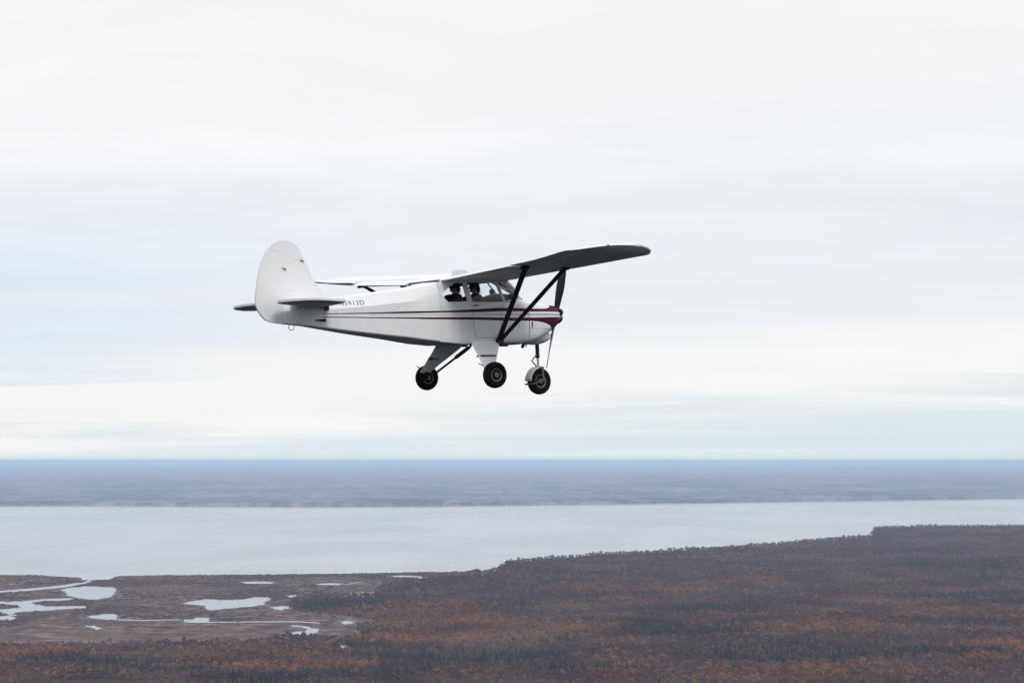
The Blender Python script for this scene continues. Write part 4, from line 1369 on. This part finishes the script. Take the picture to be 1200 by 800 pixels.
# ---- propeller
pr = place(bpy.data.objects.new('propeller', None)); COL.objects.link(pr); pr.parent = plane; place(pr)
bm = bmesh.new(); lathe(bm, [(-.205, .115), (-.18, .122), (-.14, .118), (-.09, .098), (-.045, .064), (-.015, .028), (0, .004)], (0, 0, 0), 'X', 28)
mesh_bm('spinner', bm, maroon_m, pr, 50)
PROP_A = R(-17.5)                                            # lean of the upper blade towards the near side
for kb in range(2):
    rings = []
    for i in range(15):
        s = i / 14; r = .10 + s * .84
        c = .075 + .075 * math.sin(min(1, s * 1.5) * math.pi / 2) - .035 * max(0, s - .6) / .4
        if s > .93: c *= math.sqrt(max(.02, 1 - ((s - .93) / .072) ** 2))
        th = .045 * (1 - .78 * s)
        beta = R(60 - 29 * s)
        ring = []
        for q in range(12):
            t = 6.28318 * q / 12
            cc, tt = math.cos(t) * c / 2, math.sin(t) * th / 2
            # chord runs forward and to the blade's direction of travel
            ring.append(Vector((cc * math.sin(beta) + tt * math.cos(beta), -(cc * math.cos(beta) - tt * math.sin(beta)), r)))
        rings.append(ring)
    V, F = loft(rings)
    Mx = Matrix.Rotation(PROP_A * -1 + math.pi * kb, 4, 'X')
    V = [Mx @ v + Vector((-.175, 0, 0)) for v in V]
    bo = mesh_bm('blade', fix(V, F), [black_m, alu_m], pr, 40)
    for p in bo.data.polygons: p.material_index = 1 if p.normal.x > 0 else 0

# ---- main gear: faired legs, bungee struts, wheels
def wheel(c, r, w, name, sides=(-1, 1)):
    root = place(bpy.data.objects.new(name, None)); COL.objects.link(root); root.parent = plane; place(root)
    bm = bmesh.new(); h = w / 2
    lathe(bm, [(-h * .55, r * .52), (-h * .80, r * .60), (-h * .98, r * .74), (-h * .90, r * .87), (-h * .62, r * .965), (-h * .2, r), (h * .2, r), (h * .62, r * .965), (h * .90, r * .87), (h * .98, r * .74), (h * .80, r * .60), (h * .55, r * .52)], c, 'Y', 36)
    mesh_bm('tyre', bm, tyre_m, root, 50)
    for s in sides:
        bm = bmesh.new()
        lathe(bm, [(s * h * .50, r * .53), (s * h * .72, r * .50), (s * h * .66, r * .42), (s * h * .46, r * .38), (s * h * .46, r * .24), (s * h * .80, r * .20), (s * h * .84, r * .10), (s * h * .80, .005)], c, 'Y', 28)
        mesh_bm('hub', bm, hub_m, root, 40)
    return root
for sgn in (-1, 1):
    wc = (-2.33 if sgn < 0 else -2.26, sgn * 1.06, -1.03)
    wheel(wc, .222, .155, 'main_wheel')
    # faired leg
    o_ = []
    st_ = [(0.0, .515, -.462, -1.815, -2.415), (.35, .66, -.62, -1.955, -2.43), (.75, .84, -.80, -2.135, -2.45), (1.0, .955, -.935, -2.255, -2.475)]
    rings = []
    for _, y, z, xf, xr in st_:
        ring = []
        for q in range(16):
            t = 6.28318 * q / 16
            cx0, hw = (xf + xr) / 2, (xf - xr) / 2
            ring.append(Vector((cx0 + hw * math.cos(t), sgn * (y + .026 * math.sin(t) * .7), z + .026 * math.sin(t) * .7)))
        rings.append(ring)
    V, F = loft(rings)
    part_bm('gear_leg', fix(V, F), white_m, smooth=60)
    bm = bmesh.new(); tube(bm, (-2.36, sgn * .93, -.92), (-2.33, sgn * .985, -1.03), .045, .04, 12); tube(bm, (-2.33, sgn * .955, -1.03), (-2.33, sgn * 1.03, -1.03), .035, seg=12)
    part_bm('axle', bm, strut_m)
    bm = bmesh.new(); tube(bm, (-1.97, sgn * .10, -.50), (-2.20, sgn * .95, -.985), .020, seg=10); tube(bm, (-1.985, sgn * .16, -.53), (-2.06, sgn * .44, -.69), .034, seg=10)
    part_bm('shock_strut', bm, strut_m)
    bm = bmesh.new(); tube(bm, (-2.44, sgn * .715, -.705), (-2.10, sgn * .725, -.69), .016, seg=8); box(bm, (-2.25, sgn * .76, -.695), (.30, .09, .02)); part_bm('boarding_step', bm, strut_m)
    bm = bmesh.new(); tube(bm, (-2.475, sgn * .93, -.87), (-2.56, sgn * .925, -.83), .008, seg=6); part_bm('brake_line', bm, strut_m)

# ---- nose gear
nc = (-.570, 0, -1.130)
wheel(nc, .238, .150, 'nose_wheel')
bm = bmesh.new(); tube(bm, (-.60, 0, -.44), (-.59, 0, -.72), .036, seg=12); part_bm('nose_strut', bm, strut_m)
bm = bmesh.new(); tube(bm, (-.59, 0, -.70), (-.575, 0, -.885), .024, seg=12); part_bm('oleo_piston', bm, alu_m)
bm = bmesh.new(); tube(bm, (-.62, .0, -.66), (-.725, 0, -.77), .014, .011, 8); tube(bm, (-.725, 0, -.77), (-.60, 0, -.885), .011, .014, 8); part_bm('torque_link', bm, steel_m)
bm = bmesh.new()
box(bm, (-.575, 0, -.893), (.075, .215, .035))
for s in (-1, 1): tube(bm, (-.565, s * .095, -.885), (-.545, s * .105, -1.13), .022, .018, 10, .55, (1, 0, 0))
part_bm('nose_fork', bm, steel_m)
bm = bmesh.new()
for s in (-1, 1): tube(bm, (-.53, s * .112, -1.115), (-.81, s * .10, -1.185), .013, seg=8)
tube(bm, (-.81, -.10, -1.185), (-.81, .10, -1.185), .013, seg=8); part_bm('steering_arm', bm, steel_m)
bm = bmesh.new()                                            # pale mudguard behind the nose wheel
rings = []
for i in range(10):
    a = R(85 + 95 * i / 9); r = .262
    rings.append([bm.verts.new((nc[0] + r * math.cos(a) * f_, y, nc[2] + r * math.sin(a) * f_)) for y, f_ in ((-.085, .90), (-.075, 1.0), (0, 1.02), (.075, 1.0), (.085, .90))])
for a, b_ in zip(rings[:-1], rings[1:]):
    for i in range(4): bm.faces.new((a[i], a[i + 1], b_[i + 1], b_[i]))
mg = part_bm('mudguard', bm, guard_m, smooth=60)
mg.modifiers.new('skin', 'SOLIDIFY').thickness = .006

# ================================================================== the two people aboard
skin_m = simple('skin', (0.42, 0.26, 0.19), 0.55, wear=0.15)
jacket_m = simple('dark_jacket', (0.018, 0.020, 0.028), 0.9)
jeans_m = simple('dark_trousers', (0.022, 0.026, 0.042), 0.9)
hair_m = simple('dark_hair', (0.012, 0.009, 0.008), 0.6)
cap_m = simple('black_cap', (0.014, 0.014, 0.016), 0.8)


def skinned(name, nodes, edges, mats, parent, mat_fn, root=0):
    """grow one continuous body over a skeleton of joints (name -> (point, radius))"""
    names = list(nodes)
    me = bpy.data.meshes.new(name)
    me.from_pydata([nodes[q][0] for q in names], [(names.index(a), names.index(b)) for a, b in edges], [])
    o = bpy.data.objects.new(name, me); COL.objects.link(o)
    sk = o.modifiers.new('skin', 'SKIN'); sk.use_smooth_shade = True
    for i, q in enumerate(names):
        r = nodes[q][1]; r = r if isinstance(r, tuple) else (r, r)
        me.skin_vertices[0].data[i].radius = r
        me.skin_vertices[0].data[i].use_root = i == root
    o.modifiers.new('round', 'SUBSURF').levels = 2; o.modifiers['round'].render_levels = 2
    bpy.context.view_layer.update()
    dg = bpy.context.evaluated_depsgraph_get()
    m2 = bpy.data.meshes.new_from_object(o.evaluated_get(dg)); m2.name = name
    o.modifiers.clear(); o.data = m2; bpy.data.meshes.remove(me)
    m2.materials.clear()
    for m in mats: m2.materials.append(m)
    for p in m2.polygons: p.material_index = mat_fn(p.center); p.use_smooth = True
    o.parent = parent
    return o


def seated_person(px_, py_, pz_, label, lean, head_turn, wears_cap, reach):
    """a person sitting with the hips at the given point of the body frame, facing forward (+x)"""
    root = bpy.data.objects.new('person', None); COL.objects.link(root)
    M = Matrix.Translation(spin_w) @ ROT @ Matrix.Translation((px_, py_, pz_))
    root.matrix_world = M
    tag(root, label, 'person')
    L = lean
    N = {'pelvis': ((0, 0, .10), (.15, .115)), 'waist': ((-.03 + L * .25, 0, .26), (.14, .105)), 'chest': ((-.04 + L * .55, 0, .43), (.185, .125)),
         'collar': ((-.03 + L * .8, 0, .585), (.11, .085)), 'neck': ((-.015 + L * .9, 0, .61), .055), 'jaw': ((.035 + L, 0, .665), (.062, .060)), 'skull': ((.02 + L, 0, .745), (.078, .092)), 'crown': ((.005 + L, 0, .80), (.062, .070)),
         'nose': ((.118 + L, 0, .715), .014)}
    E_ = [('pelvis', 'waist'), ('waist', 'chest'), ('chest', 'collar'), ('collar', 'neck'), ('neck', 'jaw'), ('jaw', 'skull'), ('skull', 'crown'), ('skull', 'nose')]
    for s, t in ((1, 'l'), (-1, 'r')):
        hx, hy, hz = reach[t]
        N['hip' + t] = ((.06, s * .085, .075), .092); N['knee' + t] = ((.44, s * .12, .13), .062); N['ankle' + t] = ((.60, s * .12, -.15), .042); N['toe' + t] = ((.76, s * .13, -.16), .036)
        N['sh' + t] = ((-.04 + L * .72, s * .185, .570), .088); N['elb' + t] = ((.05 + L * .5, s * .215, .25), .046); N['wri' + t] = ((hx, hy, hz), .030)
        dv = (Vector((hx, hy, hz)) - Vector(N['elb' + t][0])).normalized()
        palm = Vector((hx, hy, hz)) + dv * .05
        N['palm' + t] = (tuple(palm), (.038, .022))
        E_ += [('pelvis', 'hip' + t), ('hip' + t, 'knee' + t), ('knee' + t, 'ankle' + t), ('ankle' + t, 'toe' + t), ('chest', 'sh' + t), ('sh' + t, 'elb' + t), ('elb' + t, 'wri' + t), ('wri' + t, 'palm' + t)]
        side = Vector((0, 1, 0)); dn = Vector((0, 0, -1))
        for q in range(4):
            b0 = palm + dv * .035 + side * (.026 * (1.5 - q) * .8)
            Lf = (.030, .036, .034, .026)[q]
            N['f%d%s' % (q, t)] = (tuple(b0), .0095); N['g%d%s' % (q, t)] = (tuple(b0 + dv * Lf + dn * .012), .0088); N['h%d%s' % (q, t)] = (tuple(b0 + dv * Lf * 1.2 + dn * .042), .0078)
            E_ += [('palm' + t, 'f%d%s' % (q, t)), ('f%d%s' % (q, t), 'g%d%s' % (q, t)), ('g%d%s' % (q, t), 'h%d%s' % (q, t))]
        tb = palm - side * s * .034 + dv * .0
        N['t0' + t] = (tuple(tb), .011); N['t1' + t] = (tuple(tb - side * s * .018 + dv * .035 + dn * .015), .0095)
        E_ += [('palm' + t, 't0' + t), ('t0' + t, 't1' + t)]
    hand = [Vector(N['palm' + t][0]) for t in 'lr']

    def mf(c):
        if c.z > .655: return 0
        if min((c - h).length for h in hand) < .085: return 0
        if c.z < .15 and (c.x > -.05) or c.z < .12: return 2
        return 1
    body = skinned('body', N, E_, [skin_m, jacket_m, jeans_m], root, mf)
    hc = Vector((.015 + L, 0, .755))
    bm = bmesh.new(); bmesh.ops.create_uvsphere(bm, u_segments=20, v_segments=12, radius=1)
    for v in bm.verts: v.co = Vector((hc.x - .012 + v.co.x * .105, v.co.y * .092, hc.z + .012 + v.co.z * .095))
    bmesh.ops.delete(bm, geom=[v for v in bm.verts if v.co.z < hc.z - .035 or (v.co.x > hc.x + .055 and v.co.z < hc.z + .045)], context='VERTS')
    mesh_bm('cap' if wears_cap else 'hair', bm, cap_m if wears_cap else hair_m, body, 180)
    if wears_cap:
        bm = bmesh.new(); box(bm, (hc.x + .125, 0, hc.z + .045), (.10, .13, .008)); bmesh.ops.bevel(bm, geom=[e for e in bm.edges], offset=.003, segments=1, affect='EDGES'); mesh_bm('cap_peak', bm, cap_m, body, 40)
    bm = bmesh.new()
    for s in (-1, 1): lathe(bm, [(-.022, .030), (-.010, .042), (.012, .042), (.022, .028)], (hc.x, s * .098, hc.z - .025), 'Y', 16, (.85, 1, 1.1))
    for i in range(10):
        a0, a1 = math.pi * i / 10, math.pi * (i + 1) / 10
        tube(bm, (hc.x, .108 * math.cos(a0), hc.z + .008 + .115 * math.sin(a0)), (hc.x, .108 * math.cos(a1), hc.z + .008 + .115 * math.sin(a1)), .009, seg=6)
    tube(bm, (hc.x + .01, -.10, hc.z - .045), (hc.x + .105, -.045, hc.z - .085), .004, seg=6)
    mesh_bm('headset', bm, black_m, body, 60)
    bm = bmesh.new()
    for s in (-1, 1):
        r_ = bmesh.ops.create_uvsphere(bm, u_segments=10, v_segments=6, radius=.010); bmesh.ops.translate(bm, vec=(hc.x + .078, s * .030, hc.z - .018), verts=r_['verts'])
    mesh_bm('eyes', bm, hair_m, body, 180)
    bm = bmesh.new(); box(bm, (hc.x + .085, 0, hc.z - .085), (.012, .042, .008)); mesh_bm('mouth', bm, skin_m, body, None)
    return root

seated_person(-2.14, -.235, -.275, 'person in dark jacket and headset seen through the front door window', .02, 0, False, {'l': (.30, .12, .22), 'r': (.34, -.17, .30)})
seated_person(-2.56, -.225, -.275, 'person in dark cap and headset filling the rear side window', .03, 0, True, {'l': (.26, .12, .40), 'r': (.24, -.16, .36)})

# ------------------------------------------------------------------ haze: the air between here and the far shore
def m_haze(k, out):
    v = k.n('ShaderNodeVolumePrincipled')
    v.inputs['Color'].default_value = (0.62, 0.78, 1.0, 1)
    v.inputs['Density'].default_value = 3.7e-5
    v.inputs['Anisotropy'].default_value = 0.0
    k.t.links.new(v.outputs[0], out.inputs['Volume'])
haze_m = mat('thin_air', m_haze)
hb = bmesh.new()
box(hb, (0, 0, 149.0), (350000, 350000, 320.0))
hz_o = mesh_bm('haze', hb, haze_m)
tag(hz_o, 'thin blue haze over the inlet and far shore', None, None, 'stuff')
